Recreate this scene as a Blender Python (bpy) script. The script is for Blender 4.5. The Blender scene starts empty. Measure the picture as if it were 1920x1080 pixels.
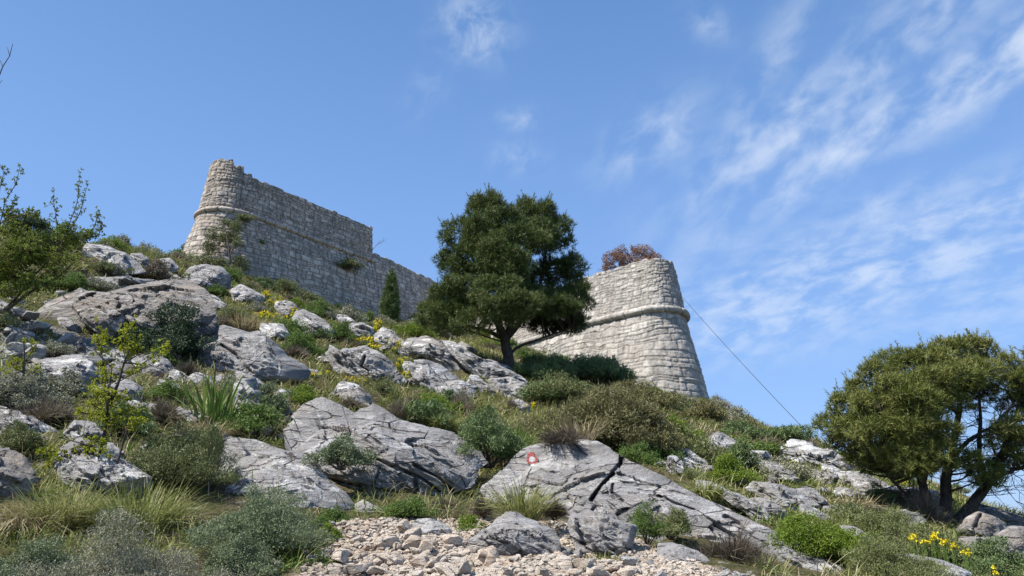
import bpy, bmesh, math, random
import numpy as np
from mathutils import Vector, Matrix
from mathutils.bvhtree import BVHTree

sc = bpy.context.scene
col = sc.collection
# ------------------------------------------------------------------ camera, sky, sun, exposure
PITCH = math.radians(18.0); F = 1371.0; CZ = 1.6
cam_d = bpy.data.cameras.new('camera'); cam = bpy.data.objects.new('camera', cam_d); col.objects.link(cam)
cam_d.sensor_width = 36.0; cam_d.lens = 36.0*F/1920.0; cam_d.clip_end = 8000; cam_d.clip_start = 0.05
cam.location = (0, 0, CZ); cam.rotation_euler = (math.pi/2 + PITCH, 0, 0)
sc.camera = cam
sc.view_settings.view_transform = 'Standard'; sc.view_settings.look = 'None'
sc.view_settings.exposure = 0.93; sc.view_settings.gamma = 1.0; sc.view_settings.use_curve_mapping = False

SUN_AZ = math.radians(247)          # compass direction of the sun, clockwise from +Y
SUN_EL = math.radians(55)
sx, sy, sz = math.sin(SUN_AZ)*math.cos(SUN_EL), math.cos(SUN_AZ)*math.cos(SUN_EL), math.sin(SUN_EL)
sun_d = bpy.data.lights.new('sun', 'SUN'); sun = bpy.data.objects.new('sun', sun_d); col.objects.link(sun)
sun_d.energy = 4.0; sun_d.angle = math.radians(0.5); sun_d.color = (1.0, 0.95, 0.87)
sun.rotation_euler = Vector((sx, sy, sz)).to_track_quat('Z', 'Y').to_euler(); sun.location = (-30, -20, 40)

def ray(u, v):
    x = u-960.0; y = 540.0-v
    return np.array([x, F*math.cos(PITCH)-y*math.sin(PITCH), F*math.sin(PITCH)+y*math.cos(PITCH)])
def P(u, v, Y):
    r = ray(u, v); r = r*(Y/r[1]); return np.array([r[0], r[1], r[2]+CZ])
def PN(u, v, Y):                     # vectorised
    u = np.asarray(u, float); v = np.asarray(v, float)
    x = u-960.0; y = 540.0-v
    ry = F*math.cos(PITCH)-y*math.sin(PITCH); rz = F*math.sin(PITCH)+y*math.cos(PITCH)
    k = Y/ry
    return np.stack([x*k, ry*k, rz*k+CZ], -1)
def proj(p):
    p = np.asarray(p, float); d = p[..., :]-np.array([0, 0, CZ])
    c, s = math.cos(PITCH), math.sin(PITCH)
    f = d[..., 1]*c+d[..., 2]*s; up = -d[..., 1]*s+d[..., 2]*c
    f = np.maximum(f, 1e-3)
    return 960+F*d[..., 0]/f, 540-F*up/f

world = bpy.data.worlds.new('World'); sc.world = world; world.use_nodes = True
wt = world.node_tree; wt.nodes.clear()
def N(t, kind, **kw):
    n = t.nodes.new(kind)
    for k, v in kw.items(): setattr(n, k, v)
    return n
def setin(t, sock, val):
    if isinstance(val, bpy.types.NodeSocket): t.links.new(val, sock)
    else: sock.default_value = val
def mth(t, op, a, b=0.0, c=None, clamp=False):
    n = N(t, 'ShaderNodeMath', operation=op, use_clamp=clamp)
    setin(t, n.inputs[0], a); setin(t, n.inputs[1], b)
    if c is not None: setin(t, n.inputs[2], c)
    return n.outputs[0]
def mixc(t, fac, a, b, mode='MIX'):
    n = N(t, 'ShaderNodeMix', data_type='RGBA', blend_type=mode)
    setin(t, n.inputs[0], fac); setin(t, n.inputs[6], a); setin(t, n.inputs[7], b)
    return n.outputs[2]
def ramp(t, fac, stops):
    r = N(t, 'ShaderNodeValToRGB'); e = r.color_ramp.elements
    while len(e) < len(stops): e.new(.5)
    for k, (p, c) in enumerate(stops):
        e[k].position = p; e[k].color = (c, c, c, 1) if isinstance(c, (int, float)) else (*c, 1)
    setin(t, r.inputs[0], fac); return r.outputs[0]
def sky_world():
    t = wt
    sky = N(t, 'ShaderNodeTexSky', sky_type='NISHITA', sun_disc=False)
    sky.sun_elevation = SUN_EL; sky.sun_rotation = SUN_AZ
    sky.air_density = 1.0; sky.dust_density = 0.6; sky.ozone_density = 2.2; sky.altitude = 200
    hs = N(t, 'ShaderNodeHueSaturation'); hs.inputs['Saturation'].default_value = 0.97; hs.inputs['Value'].default_value = 1.0
    t.links.new(sky.outputs[0], hs.inputs['Color'])
    tc = N(t, 'ShaderNodeTexCoord')
    D = tc.outputs['Generated']
    def dot(vec):
        n = N(t, 'ShaderNodeVectorMath', operation='DOT_PRODUCT'); t.links.new(D, n.inputs[0]); n.inputs[1].default_value = tuple(vec)
        return n.outputs['Value']
    # wind-stretched noise in the sky's own directions
    def frame(u, v, ang):
        c = ray(u, v); c /= np.linalg.norm(c)
        e = ray(u+40*math.cos(ang), v-40*math.sin(ang)); e /= np.linalg.norm(e); a = e-c*np.dot(e, c); a /= np.linalg.norm(a)
        b = np.cross(c, a); return c, a, b
    def noise(u, v, angdeg, su, sv, detail, rough, off, dist=0.3):
        c, a, b = frame(u, v, math.radians(angdeg))
        cx = N(t, 'ShaderNodeCombineXYZ')
        t.links.new(mth(t, 'MULTIPLY', dot(a), su), cx.inputs[0]); t.links.new(mth(t, 'MULTIPLY', dot(b), sv), cx.inputs[1]); cx.inputs[2].default_value = off
        n = N(t, 'ShaderNodeTexNoise'); n.inputs['Scale'].default_value = 1.0; n.inputs['Detail'].default_value = detail; n.inputs['Roughness'].default_value = rough
        n.inputs['Distortion'].default_value = dist
        t.links.new(cx.outputs[0], n.inputs['Vector']); return n.outputs[0]
    n1 = noise(1550, 220, 40, 17, 27, 6, 0.52, 3.1, 0.25)
    n2 = noise(1600, 520, 16, 24, 52, 6, 0.55, 8.7, 0.25)
    n3 = noise(1000, 200, 60, 24, 28, 7, 0.6, 1.7, 0.4)
    # u, v, half length px, half width px, angle deg, weight, which noise
    blobs = [(1680, 220, 330, 42, 32, 1.05, 0), (1850, 130, 230, 50, 30, 1.15, 0), (1450, 235, 170, 34, 36, .95, 0), (1500, 235, 230, 65, 36, .9, 0), (1650, 110, 330, 60, 38, .75, 0),
             (1440, 130, 170, 38, 60, .5, 0), (1225, 262, 95, 48, 35, .78, 0), (1400, 262, 60, 30, 30, .5, 0), (1660, 395, 110, 30, 22, .66, 0),
             (1590, 520, 420, 80, 14, .86, 1), (1700, 450, 380, 50, 20, .72, 1), (1450, 600, 260, 60, 12, .72, 1), (1880, 560, 220, 60, 10, .45, 1),
             (1905, 420, 120, 40, 30, .6, 1), (890, 50, 55, 48, -20, .95, 2), (975, 222, 40, 20, 10, .5, 2), (970, 292, 50, 28, -10, .42, 2),
             (1330, 45, 40, 24, -40, .45, 2), (800, 170, 50, 30, 50, .25, 2), (1390, 640, 120, 22, 8, .35, 1)]
    acc = {0: None, 1: None, 2: None}
    for u, v, L, W, ang, w, k in blobs:
        c, a, b = frame(u, v, math.radians(ang))
        x = mth(t, 'MULTIPLY', dot(a), F/L); y = mth(t, 'MULTIPLY', dot(b), F/W)
        r2 = mth(t, 'ADD', mth(t, 'MULTIPLY', x, x), mth(t, 'MULTIPLY', y, y))
        g = mth(t, 'MULTIPLY', mth(t, 'EXPONENT', mth(t, 'MULTIPLY', r2, -0.9)), w)
        acc[k] = g if acc[k] is None else mth(t, 'MAXIMUM', acc[k], g)
    tot = None
    for k, n in ((0, n1), (1, n2), (2, n3)):
        m = N(t, 'ShaderNodeMapRange', interpolation_type='SMOOTHSTEP'); m.inputs['From Min'].default_value = 0.33; m.inputs['From Max'].default_value = 0.74
        m.inputs['To Min'].default_value = 0.0; m.inputs['To Max'].default_value = 1.0
        t.links.new(n, m.inputs['Value'])
        q = mth(t, 'MULTIPLY', acc[k], m.outputs[0])
        tot = q if tot is None else mth(t, 'ADD', tot, q)
    fac = mth(t, 'MULTIPLY', tot, 0.62, clamp=True)
    # clear-air blue by elevation, mixed with the physical sky
    sep = N(t, 'ShaderNodeSeparateXYZ'); t.links.new(D, sep.inputs[0])
    blue = ramp(t, sep.outputs[2], [(0.0, (1.55/8, 2.75/8, 5.0/8)), (.22, (1.30/8, 2.42/8, 4.75/8)), (.40, (1.08/8, 2.12/8, 4.35/8)), (.64, (.64/8, 1.50/8, 3.35/8)), (1.0, (.42/8, 1.05/8, 2.6/8))])
    bl = N(t, 'ShaderNodeVectorMath', operation='SCALE'); t.links.new(blue, bl.inputs[0]); bl.inputs['Scale'].default_value = 8.0
    base = mixc(t, .8, hs.outputs[0], bl.outputs[0])
    colr = mixc(t, fac, base, (4.3, 4.7, 5.3, 1))
    bg = N(t, 'ShaderNodeBackground'); bg.inputs['Strength'].default_value = 0.104
    t.links.new(colr, bg.inputs['Color'])
    out = N(t, 'ShaderNodeOutputWorld'); t.links.new(bg.outputs[0], out.inputs[0])
sky_world()
try:
    world.cycles.sampling_method = 'MANUAL'; world.cycles.sample_map_resolution = 512
except Exception: pass

# ------------------------------------------------------------------ numeric helpers
def hash3(i, j, k, seed=0):
    h = (i.astype(np.int64)*374761393+j.astype(np.int64)*668265263+k.astype(np.int64)*2147483647+seed*1274126177) & 0xffffffff
    h = ((h ^ (h >> 13))*1274126177) & 0xffffffff
    h = ((h ^ (h >> 16))*2246822519) & 0xffffffff
    h = h ^ (h >> 15)
    return (h & 0xffffff)/float(0xffffff)
def vnoise(p, seed=0):
    f = np.floor(p); q = p-f; q = q*q*(3-2*q); i = f.astype(np.int64)
    r = 0
    for a in (0, 1):
        wa = q[:, 0] if a else 1-q[:, 0]
        for b in (0, 1):
            wb = q[:, 1] if b else 1-q[:, 1]
            for c in (0, 1):
                wc = q[:, 2] if c else 1-q[:, 2]
                r = r+wa*wb*wc*hash3(i[:, 0]+a, i[:, 1]+b, i[:, 2]+c, seed)
    return r*2-1
def fbm(p, octv=4, seed=0, gain=.5):
    a = 1.0; s = 0; f = 1.0
    for o in range(octv):
        s = s+a*vnoise(p*f+17.3*o, seed+o); a *= gain; f *= 2.03
    return s
def worley(p, seed=0):
    f = np.floor(p).astype(np.int64); n = len(p)
    d1 = np.full(n, 9.0); d2 = np.full(n, 9.0); vec = np.zeros((n, 3)); idc = np.zeros((n, 3), np.int64)
    for a in (-1, 0, 1):
        for b in (-1, 0, 1):
            for c in (-1, 0, 1):
                ii, jj, kk = f[:, 0]+a, f[:, 1]+b, f[:, 2]+c
                cx = ii+.1+.8*hash3(ii, jj, kk, seed); cy = jj+.1+.8*hash3(ii, jj, kk, seed+5); cz = kk+.1+.8*hash3(ii, jj, kk, seed+9)
                dv = p-np.stack([cx, cy, cz], 1); d = np.sqrt((dv**2).sum(1))
                m = d < d1
                d2 = np.where(m, d1, np.minimum(d2, d)); d1 = np.where(m, d, d1)
                vec[m] = dv[m]; idc[m, 0] = ii[m]; idc[m, 1] = jj[m]; idc[m, 2] = kk[m]
    return d1, d2, vec, idc
def nrm(v):
    return v/np.maximum(np.linalg.norm(v, axis=-1, keepdims=True), 1e-9)

def mesh_np(name, V, faces, mats, attrs=None, smooth=True, midx=None):
    """faces: list of int arrays (n,k)"""
    me = bpy.data.meshes.new(name)
    V = np.asarray(V, np.float32); me.vertices.add(len(V)); me.vertices.foreach_set('co', V.ravel())
    faces = [np.asarray(f, np.int32) for f in faces if len(f)]
    tot = sum(f.size for f in faces); nf = sum(len(f) for f in faces)
    me.loops.add(tot); me.polygons.add(nf)
    me.loops.foreach_set('vertex_index', np.concatenate([f.ravel() for f in faces]))
    ls = []; o = 0
    for f in faces:
        k = f.shape[1]; ls.append(o+np.arange(len(f))*k); o += f.size
    me.polygons.foreach_set('loop_start', np.concatenate(ls).astype(np.int32))
    me.polygons.foreach_set('use_smooth', np.full(nf, smooth, bool))
    if midx is not None: me.polygons.foreach_set('material_index', np.asarray(midx, np.int32))
    for m in (mats if isinstance(mats, (list, tuple)) else [mats]): me.materials.append(m)
    for k, a in (attrs or {}).items():
        at = me.attributes.new(k, 'FLOAT', 'POINT'); at.data.foreach_set('value', np.asarray(a, np.float32))
    me.update(calc_edges=True); me.validate()
    return me
def link(me, name, parent=None):
    o = bpy.data.objects.new(name, me); col.objects.link(o)
    if parent is not None: o.parent = parent
    return o
def empty(name, loc=(0, 0, 0)):
    o = bpy.data.objects.new(name, None); col.objects.link(o); o.location = tuple(loc); o.empty_display_size = .2
    return o
def tag(o, label, cat, group=None):
    o['label'] = str(label); o['category'] = cat
    if group: o['group'] = group
    return o
class Acc:
    def __init__(s): s.V = []; s.Q = []; s.T = []; s.n = 0; s.A = []
    def add(s, V, quads=None, tris=None, tint=0.5):
        V = np.asarray(V, float); s.V.append(V)
        if quads is not None and len(quads): s.Q.append(np.asarray(quads)+s.n)
        if tris is not None and len(tris): s.T.append(np.asarray(tris)+s.n)
        s.A.append(np.broadcast_to(np.asarray(tint, float), (len(V),)).copy()); s.n += len(V)
    def tube(s, pts, rad, sides=6, tint=.5):
        pts = np.asarray(pts, float); n = len(pts); rad = np.broadcast_to(np.asarray(rad, float), (n,))
        tg = nrm(np.gradient(pts, axis=0)); ref = np.array([.31, .87, .12]); a = nrm(np.cross(tg, ref)); b = np.cross(tg, a)
        th = np.arange(sides)*2*math.pi/sides
        ring = pts[:, None]+rad[:, None, None]*(a[:, None]*np.cos(th)[None, :, None]+b[:, None]*np.sin(th)[None, :, None])
        V = ring.reshape(-1, 3); i = np.arange(n-1)[:, None]*sides; j = np.arange(sides)[None]; k = (j+1) % sides
        Q = np.stack([i+j, i+k, i+sides+k, i+sides+j], -1).reshape(-1, 4)
        s.add(V, Q, None, tint)
    def build(s, name, mat, parent=None, smooth=True, origin=None):
        V = np.concatenate(s.V); 
        if origin is not None: V = V-np.asarray(origin)
        fs = []
        if s.Q: fs.append(np.concatenate(s.Q))
        if s.T: fs.append(np.concatenate(s.T))
        me = mesh_np(name, V, fs, mat, {'tint': np.concatenate(s.A)}, smooth)
        return link(me, name, parent)
def leaves(acc, Pt, D, L, W, rng, tint, bend=.15):
    n = len(Pt); D = nrm(D); r = rng.normal(size=(n, 3)); side = nrm(np.cross(D, r)); up = np.cross(side, D)
    L = np.broadcast_to(L, (n,))[:, None]; W = np.broadcast_to(W, (n,))[:, None]
    a = Pt; b = Pt+D*L*.45+side*W*.5+up*L*bend; c = Pt+D*L; d = Pt+D*L*.45-side*W*.5+up*L*bend
    V = np.stack([a, b, c, d], 1).reshape(-1, 3); Q = np.arange(4*n).reshape(-1, 4)
    acc.add(V, Q, None, np.repeat(np.broadcast_to(tint, (n,)), 4))
def needles(acc, Pt, D, L, W, rng, tint, curl=0.0):
    n = len(Pt); D = nrm(D); side = nrm(np.cross(D, rng.normal(size=(n, 3))))
    L = np.broadcast_to(L, (n,))[:, None]; W = np.broadcast_to(W, (n,))[:, None]
    V = np.stack([Pt-side*W*.5, Pt+side*W*.5, Pt+D*L], 1).reshape(-1, 3)
    acc.add(V, None, np.arange(3*n).reshape(-1, 3), np.repeat(np.broadcast_to(tint, (n,)), 3))
def blades(acc, base, dirs, L, W, droop, rng, tint):
    """curved grass blades of 3 segments"""
    n = len(base); dirs = nrm(dirs); hz = dirs.copy(); hz[:, 2] = 0; hz = nrm(hz+1e-4*rng.normal(size=(n, 3)))
    side = nrm(np.cross(hz, np.array([0, 0, 1.0]))+.5*rng.normal(size=(n, 3))*.6)
    L = np.broadcast_to(L, (n,))[:, None]; W = np.broadcast_to(W, (n,))[:, None]; dr = np.broadcast_to(droop, (n,))[:, None]
    def at(t): 
        return base+dirs*L*t+(hz*.55-np.array([0, 0, 1.0])*.75)*L*dr*t*t
    p0, p1, p2, p3 = at(0), at(.4), at(.75), at(1.0)
    V = np.stack([p0-side*W*.4, p0+side*W*.4, p1-side*W*.5, p1+side*W*.5, p2-side*W*.35, p2+side*W*.35, p3], 1).reshape(-1, 3)
    i = np.arange(n)[:, None]*7
    Q = np.concatenate([i+np.array([[0, 1, 3, 2]]), i+np.array([[2, 3, 5, 4]])]); T = i+np.array([[4, 5, 6]])
    acc.add(V, Q, T, np.repeat(np.broadcast_to(tint, (n,)), 7))

# ------------------------------------------------------------------ materials
def new_mat(name):
    m = bpy.data.materials.new(name); m.use_nodes = True; t = m.node_tree; t.nodes.clear()
    out = N(t, 'ShaderNodeOutputMaterial'); b = N(t, 'ShaderNodeBsdfPrincipled'); t.links.new(b.outputs[0], out.inputs[0])
    b.inputs['Specular IOR Level'].default_value = .25
    return m, t, b, out
def ramp(t, fac, stops):
    r = N(t, 'ShaderNodeValToRGB'); e = r.color_ramp.elements
    while len(e) < len(stops): e.new(.5)
    for k, (p, c) in enumerate(stops):
        e[k].position = p; e[k].color = (c, c, c, 1) if isinstance(c, (int, float)) else (*c, 1)
    setin(t, r.inputs[0], fac); return r.outputs[0]
def tex(t, kind, vec, scale, detail=4, rough=.55, **kw):
    n = N(t, kind); n.inputs['Scale'].default_value = scale
    if 'Detail' in n.inputs: n.inputs['Detail'].default_value = detail
    if 'Roughness' in n.inputs: n.inputs['Roughness'].default_value = rough
    for k, v in kw.items():
        if k in n.inputs: n.inputs[k].default_value = v
        else: setattr(n, k, v)
    t.links.new(vec, n.inputs['Vector']); return n
def leaf_mat(name, dark, mid, light, rough=.55, trans=.22, spec=.3):
    m, t, b, out = new_mat(name)
    a = N(t, 'ShaderNodeAttribute', attribute_name='tint')
    c = ramp(t, a.outputs['Fac'], [(0, dark), (.5, mid), (1, light)])
    t.links.new(c, b.inputs['Base Color']); b.inputs['Roughness'].default_value = rough; b.inputs['Specular IOR Level'].default_value = spec
    tr = N(t, 'ShaderNodeBsdfTranslucent'); t.links.new(c, tr.inputs[0])
    mx = N(t, 'ShaderNodeMixShader'); mx.inputs[0].default_value = trans
    t.links.new(b.outputs[0], mx.inputs[1]); t.links.new(tr.outputs[0], mx.inputs[2]); t.links.new(mx.outputs[0], out.inputs[0])
    return m
def rock_mat(name, base=(.315, .305, .30), pale=(.68, .67, .65), dark=(.15, .147, .145), warm=(.40, .33, .27), pale_amt=.5, warm_amt=.3, sc_=1.0, lich=.6):
    m, t, b, out = new_mat(name)
    g = N(t, 'ShaderNodeNewGeometry'); pos = g.outputs['Position']
    mp = N(t, 'ShaderNodeMapping'); t.links.new(pos, mp.inputs['Vector']); mp.inputs['Rotation'].default_value = (0, math.radians(32), .3); mp.inputs['Scale'].default_value = (.45*sc_, 1.0*sc_, 1.5*sc_)
    n1 = tex(t, 'ShaderNodeTexNoise', mp.outputs[0], 1.4, 7, .62, Distortion=.6)
    n2 = tex(t, 'ShaderNodeTexNoise', mp.outputs[0], 7.0, 6, .68)
    n3 = tex(t, 'ShaderNodeTexNoise', pos, 38*sc_, 4, .6)
    n4 = tex(t, 'ShaderNodeTexNoise', pos, 2.1*sc_, 3, .5)
    n5 = tex(t, 'ShaderNodeTexNoise', mp.outputs[0], 2.3, 9, .76, Distortion=.8)
    mg = N(t, 'ShaderNodeMapping'); t.links.new(pos, mg.inputs['Vector']); mg.inputs['Rotation'].default_value = (.35, math.radians(40), .2); mg.inputs['Scale'].default_value = (.9*sc_, 5*sc_, 9*sc_)
    n6 = tex(t, 'ShaderNodeTexNoise', mg.outputs[0], 1.3, 5, .6, Distortion=.5)
    c = mixc(t, ramp(t, n1.outputs[0], [(.38, 0), (.62, 1)]), tuple(x*.80 for x in base)+(1,), tuple(min(1, x*1.15) for x in base)+(1,))
    c = mixc(t, mth(t, 'MULTIPLY', ramp(t, n4.outputs[0], [(.50, 0), (.68, 1)]), warm_amt), c, (*warm, 1))
    c = mixc(t, mth(t, 'MULTIPLY', ramp(t, n5.outputs[0], [(.53, 0), (.565, 1)]), pale_amt), c, (*pale, 1))
    c = mixc(t, mth(t, 'MULTIPLY', ramp(t, n6.outputs[0], [(.34, 1), (.46, 0)]), lich*.32), c, (*dark, 1))
    c = mixc(t, mth(t, 'MULTIPLY', ramp(t, n2.outputs[0], [(.36, 1), (.47, 0)]), lich), c, (*dark, 1))
    c = mixc(t, mth(t, 'MULTIPLY', ramp(t, n3.outputs[0], [(.38, 1), (.50, 0)]), lich*.6), c, (*dark, 1))
    vo = tex(t, 'ShaderNodeTexVoronoi', mixc(t, .12, mp.outputs[0], n1.outputs['Color'], 'ADD'), 1.5, 2, feature='DISTANCE_TO_EDGE')
    crk = ramp(t, vo.outputs['Distance'], [(.0, 1), (.018, 0)])
    crm = mth(t, 'MULTIPLY', crk, ramp(t, n4.outputs[0], [(.42, 0), (.55, 1)]))
    c = mixc(t, mth(t, 'MULTIPLY', crm, .8), c, (.05, .045, .04, 1))
    t.links.new(c, b.inputs['Base Color']); b.inputs['Roughness'].default_value = .9; b.inputs['Specular IOR Level'].default_value = .15
    h = mth(t, 'ADD', mth(t, 'MULTIPLY', n2.outputs[0], .5), mth(t, 'MULTIPLY', n3.outputs[0], .16))
    h = mth(t, 'ADD', h, mth(t, 'ADD', mth(t, 'MULTIPLY', n5.outputs[0], .45), mth(t, 'MULTIPLY', n6.outputs[0], .55)))
    h = mth(t, 'SUBTRACT', h, mth(t, 'MULTIPLY', crm, .5))
    bp = N(t, 'ShaderNodeBump'); bp.inputs['Strength'].default_value = 1.0; bp.inputs['Distance'].default_value = .17
    t.links.new(h, bp.inputs['Height']); t.links.new(bp.outputs[0], b.inputs['Normal'])
    return m
M = {}
M['rock'] = rock_mat('limestone_grey', lich=.42)
M['rock_pale'] = rock_mat('limestone_pale', base=(.35, .34, .335), pale_amt=1.0, lich=.7)
M['rock_far'] = rock_mat('limestone_slope', base=(.335, .325, .315), pale_amt=.95, sc_=.8, lich=.8)
M['rock_brown'] = rock_mat('limestone_brown', base=(.27, .25, .23), pale_amt=.4, warm_amt=.7, lich=.5)
M['stone_tan'] = rock_mat('rubble_tan', base=(.82, .70, .57), pale=(.86, .79, .69), warm=(.74, .53, .37), pale_amt=.45, warm_amt=.6, sc_=2.5, lich=.06)
M['stone_white'] = rock_mat('rubble_white', base=(.56, .54, .50), pale=(.72, .70, .67), pale_amt=.5, warm_amt=.2, sc_=2.5, lich=.3)

def masonry_mat(name, a, bcol, joint, warm):
    m, t, b, out = new_mat(name)
    ti = N(t, 'ShaderNodeAttribute', attribute_name='tint').outputs['Fac']
    jo = N(t, 'ShaderNodeAttribute', attribute_name='joint').outputs['Fac']
    g = N(t, 'ShaderNodeNewGeometry'); pos = g.outputs['Position']
    n1 = tex(t, 'ShaderNodeTexNoise', pos, .5, 5, .6); n2 = tex(t, 'ShaderNodeTexNoise', pos, 5, 5, .7); n3 = tex(t, 'ShaderNodeTexNoise', pos, 18, 3, .6)
    c = mixc(t, ti, (*a, 1), (*bcol, 1))
    c = mixc(t, mth(t, 'MULTIPLY', ramp(t, n1.outputs[0], [(.45, 0), (.62, 1)]), .5), c, (*warm, 1))
    c = mixc(t, mth(t, 'MULTIPLY', ramp(t, n2.outputs[0], [(.36, 1), (.50, 0)]), .55), c, (.13, .125, .12, 1))
    c = mixc(t, mth(t, 'MULTIPLY', ramp(t, n2.outputs[0], [(.56, 0), (.66, 1)]), .5), c, (.60, .58, .55, 1))
    ms = N(t, 'ShaderNodeMapping'); t.links.new(pos, ms.inputs['Vector']); ms.inputs['Scale'].default_value = (2.2, 2.2, .35)
    n7 = tex(t, 'ShaderNodeTexNoise', ms.outputs[0], 1.0, 5, .6); n8 = tex(t, 'ShaderNodeTexNoise', pos, 11, 3, .6)
    c = mixc(t, mth(t, 'MULTIPLY', ramp(t, n7.outputs[0], [(.47, 0), (.60, 1)]), .5), c, (.19, .175, .16, 1))
    c = mixc(t, mth(t, 'MULTIPLY', ramp(t, n8.outputs[0], [(.30, 1), (.36, 0)]), .8), c, (.06, .055, .05, 1))
    c = mixc(t, jo, c, (*joint, 1))
    t.links.new(c, b.inputs['Base Color']); b.inputs['Roughness'].default_value = .92; b.inputs['Specular IOR Level'].default_value = .1
    bp = N(t, 'ShaderNodeBump'); bp.inputs['Strength'].default_value = .8; bp.inputs['Distance'].default_value = .08
    t.links.new(mth(t, 'ADD', n2.outputs[0], mth(t, 'MULTIPLY', n3.outputs[0], .4)), bp.inputs['Height']); t.links.new(bp.outputs[0], b.inputs['Normal'])
    return m
M['masonry_dark_joint'] = masonry_mat('masonry_open_joints', (.36, .315, .27), (.66, .58, .49), (.11, .10, .085), (.58, .46, .35))
M['masonry_mortar'] = masonry_mat('masonry_pale_mortar', (.36, .335, .30), (.60, .56, .50), (.25, .23, .20), (.42, .36, .30))

M['pine'] = leaf_mat('pine_needles_dark', (0.029, 0.050, 0.011), (0.074, 0.110, 0.024), (0.162, 0.192, 0.060), trans=.12)
M['pine_olive'] = leaf_mat('pine_needles_olive', (0.050, 0.072, 0.013), (0.121, 0.149, 0.029), (0.242, 0.248, 0.072), trans=.18)
M['dark'] = leaf_mat('dark_leaves', (0.019, 0.038, 0.019), (0.048, 0.080, 0.035), (0.115, 0.163, 0.077), rough=.55, trans=.1, spec=.25)
M['juniper'] = leaf_mat('juniper_leaves', (0.078, 0.078, 0.031), (0.147, 0.143, 0.055), (0.276, 0.241, 0.113), trans=.1)
M['juniper_green'] = leaf_mat('juniper_green_leaves', (0.052, 0.087, 0.031), (0.108, 0.163, 0.055), (0.208, 0.260, 0.104), trans=.1)
M['olive'] = leaf_mat('olive_leaves', (0.070, 0.086, 0.028), (0.148, 0.170, 0.059), (0.278, 0.287, 0.122), trans=.15)
M['grey'] = leaf_mat('grey_green_leaves', (0.115, 0.115, 0.072), (0.24, 0.24, 0.155), (0.43, 0.42, 0.3), trans=.12)
M['teal'] = leaf_mat('blue_green_leaves', (0.065, 0.085, 0.04), (0.155, 0.195, 0.095), (0.3, 0.33, 0.19), trans=.12)
M['bright'] = leaf_mat('bright_green_leaves', (0.075, 0.129, 0.015), (0.158, 0.233, 0.025), (0.287, 0.347, 0.050), trans=.35)
M['mid'] = leaf_mat('mid_green_leaves', (0.046, 0.094, 0.018), (0.111, 0.182, 0.036), (0.221, 0.286, 0.078), trans=.3)
M['lime'] = leaf_mat('yellow_green_leaves', (.15, .18, .015), (.32, .36, .025), (.46, .46, .06), trans=.42)
M['tree_leaf'] = leaf_mat('tree_leaves', (0.065, 0.091, 0.016), (0.169, 0.221, 0.033), (0.325, 0.364, 0.078), trans=.35)
M['rust'] = leaf_mat('rusty_leaves', (0.15, 0.075, 0.045), (0.27, 0.155, 0.1), (0.38, 0.27, 0.19), trans=.2)
M['heath'] = leaf_mat('dry_heath', (0.08, 0.065, 0.045), (0.18, 0.145, 0.1), (0.32, 0.27, 0.19), trans=.08)
M['heath_dark'] = leaf_mat('dark_dry_twigs', (0.045, 0.036, 0.026), (0.1, 0.08, 0.055), (0.21, 0.17, 0.12), trans=.05)
M['grass'] = leaf_mat('grass_green', (0.092, 0.121, 0.024), (0.200, 0.232, 0.059), (0.454, 0.432, 0.194), trans=.3)
M['grass_lush'] = leaf_mat('grass_lush', (0.058, 0.111, 0.019), (0.130, 0.208, 0.039), (0.312, 0.351, 0.117), trans=.3)
M['grass_dry'] = leaf_mat('grass_dry', (0.168, 0.131, 0.068), (0.357, 0.294, 0.168), (0.588, 0.514, 0.347), trans=.25)
M['flower'] = leaf_mat('yellow_flowers', (.55, .42, .01), (.75, .62, .02), (.80, .72, .05), trans=.2)
M['white_flower'] = leaf_mat('white_flowers', (.6, .58, .5), (.7, .68, .6), (.8, .78, .7), trans=.2)
def bark(name, c1, c2):
    m, t, b, out = new_mat(name)
    g = N(t, 'ShaderNodeNewGeometry'); mp = N(t, 'ShaderNodeMapping'); mp.inputs['Scale'].default_value = (1, 1, .3); t.links.new(g.outputs['Position'], mp.inputs[0])
    n = tex(t, 'ShaderNodeTexNoise', mp.outputs[0], 22, 5, .65)
    t.links.new(mixc(t, ramp(t, n.outputs[0], [(.35, 0), (.65, 1)]), (*c1, 1), (*c2, 1)), b.inputs['Base Color']); b.inputs['Roughness'].default_value = .9
    bp = N(t, 'ShaderNodeBump'); bp.inputs['Distance'].default_value = .04; t.links.new(n.outputs[0], bp.inputs['Height']); t.links.new(bp.outputs[0], b.inputs['Normal'])
    return m
M['bark'] = bark('bark_dark', (.035, .030, .026), (.11, .095, .08))
M['bark_grey'] = bark('bark_grey', (.10, .085, .07), (.24, .21, .18))
M['twig'] = bark('twig', (.07, .055, .042), (.15, .12, .09))
def plain(name, c, rough=.7, metal=0, worn=False):
    m, t, b, out = new_mat(name)
    g = N(t, 'ShaderNodeNewGeometry'); n = tex(t, 'ShaderNodeTexNoise', g.outputs['Position'], 60, 4, .7)
    cc = mixc(t, ramp(t, n.outputs[0], [(.4, 0), (.6, 1)]), (*[x*.75 for x in c], 1), (*c, 1))
    if worn: cc = mixc(t, ramp(t, n.outputs[0], [(.38, 1), (.50, 0)]), cc, (.34, .32, .31, 1))
    t.links.new(cc, b.inputs['Base Color'])
    b.inputs['Roughness'].default_value = rough; b.inputs['Metallic'].default_value = metal; return m
M['red'] = plain('red_paint', (.50, .075, .06), .85, worn=True); M['white'] = plain('white_paint', (.74, .73, .69), .85, worn=True); M['steel'] = plain('cable_steel', (.05, .05, .055), .5)

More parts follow.
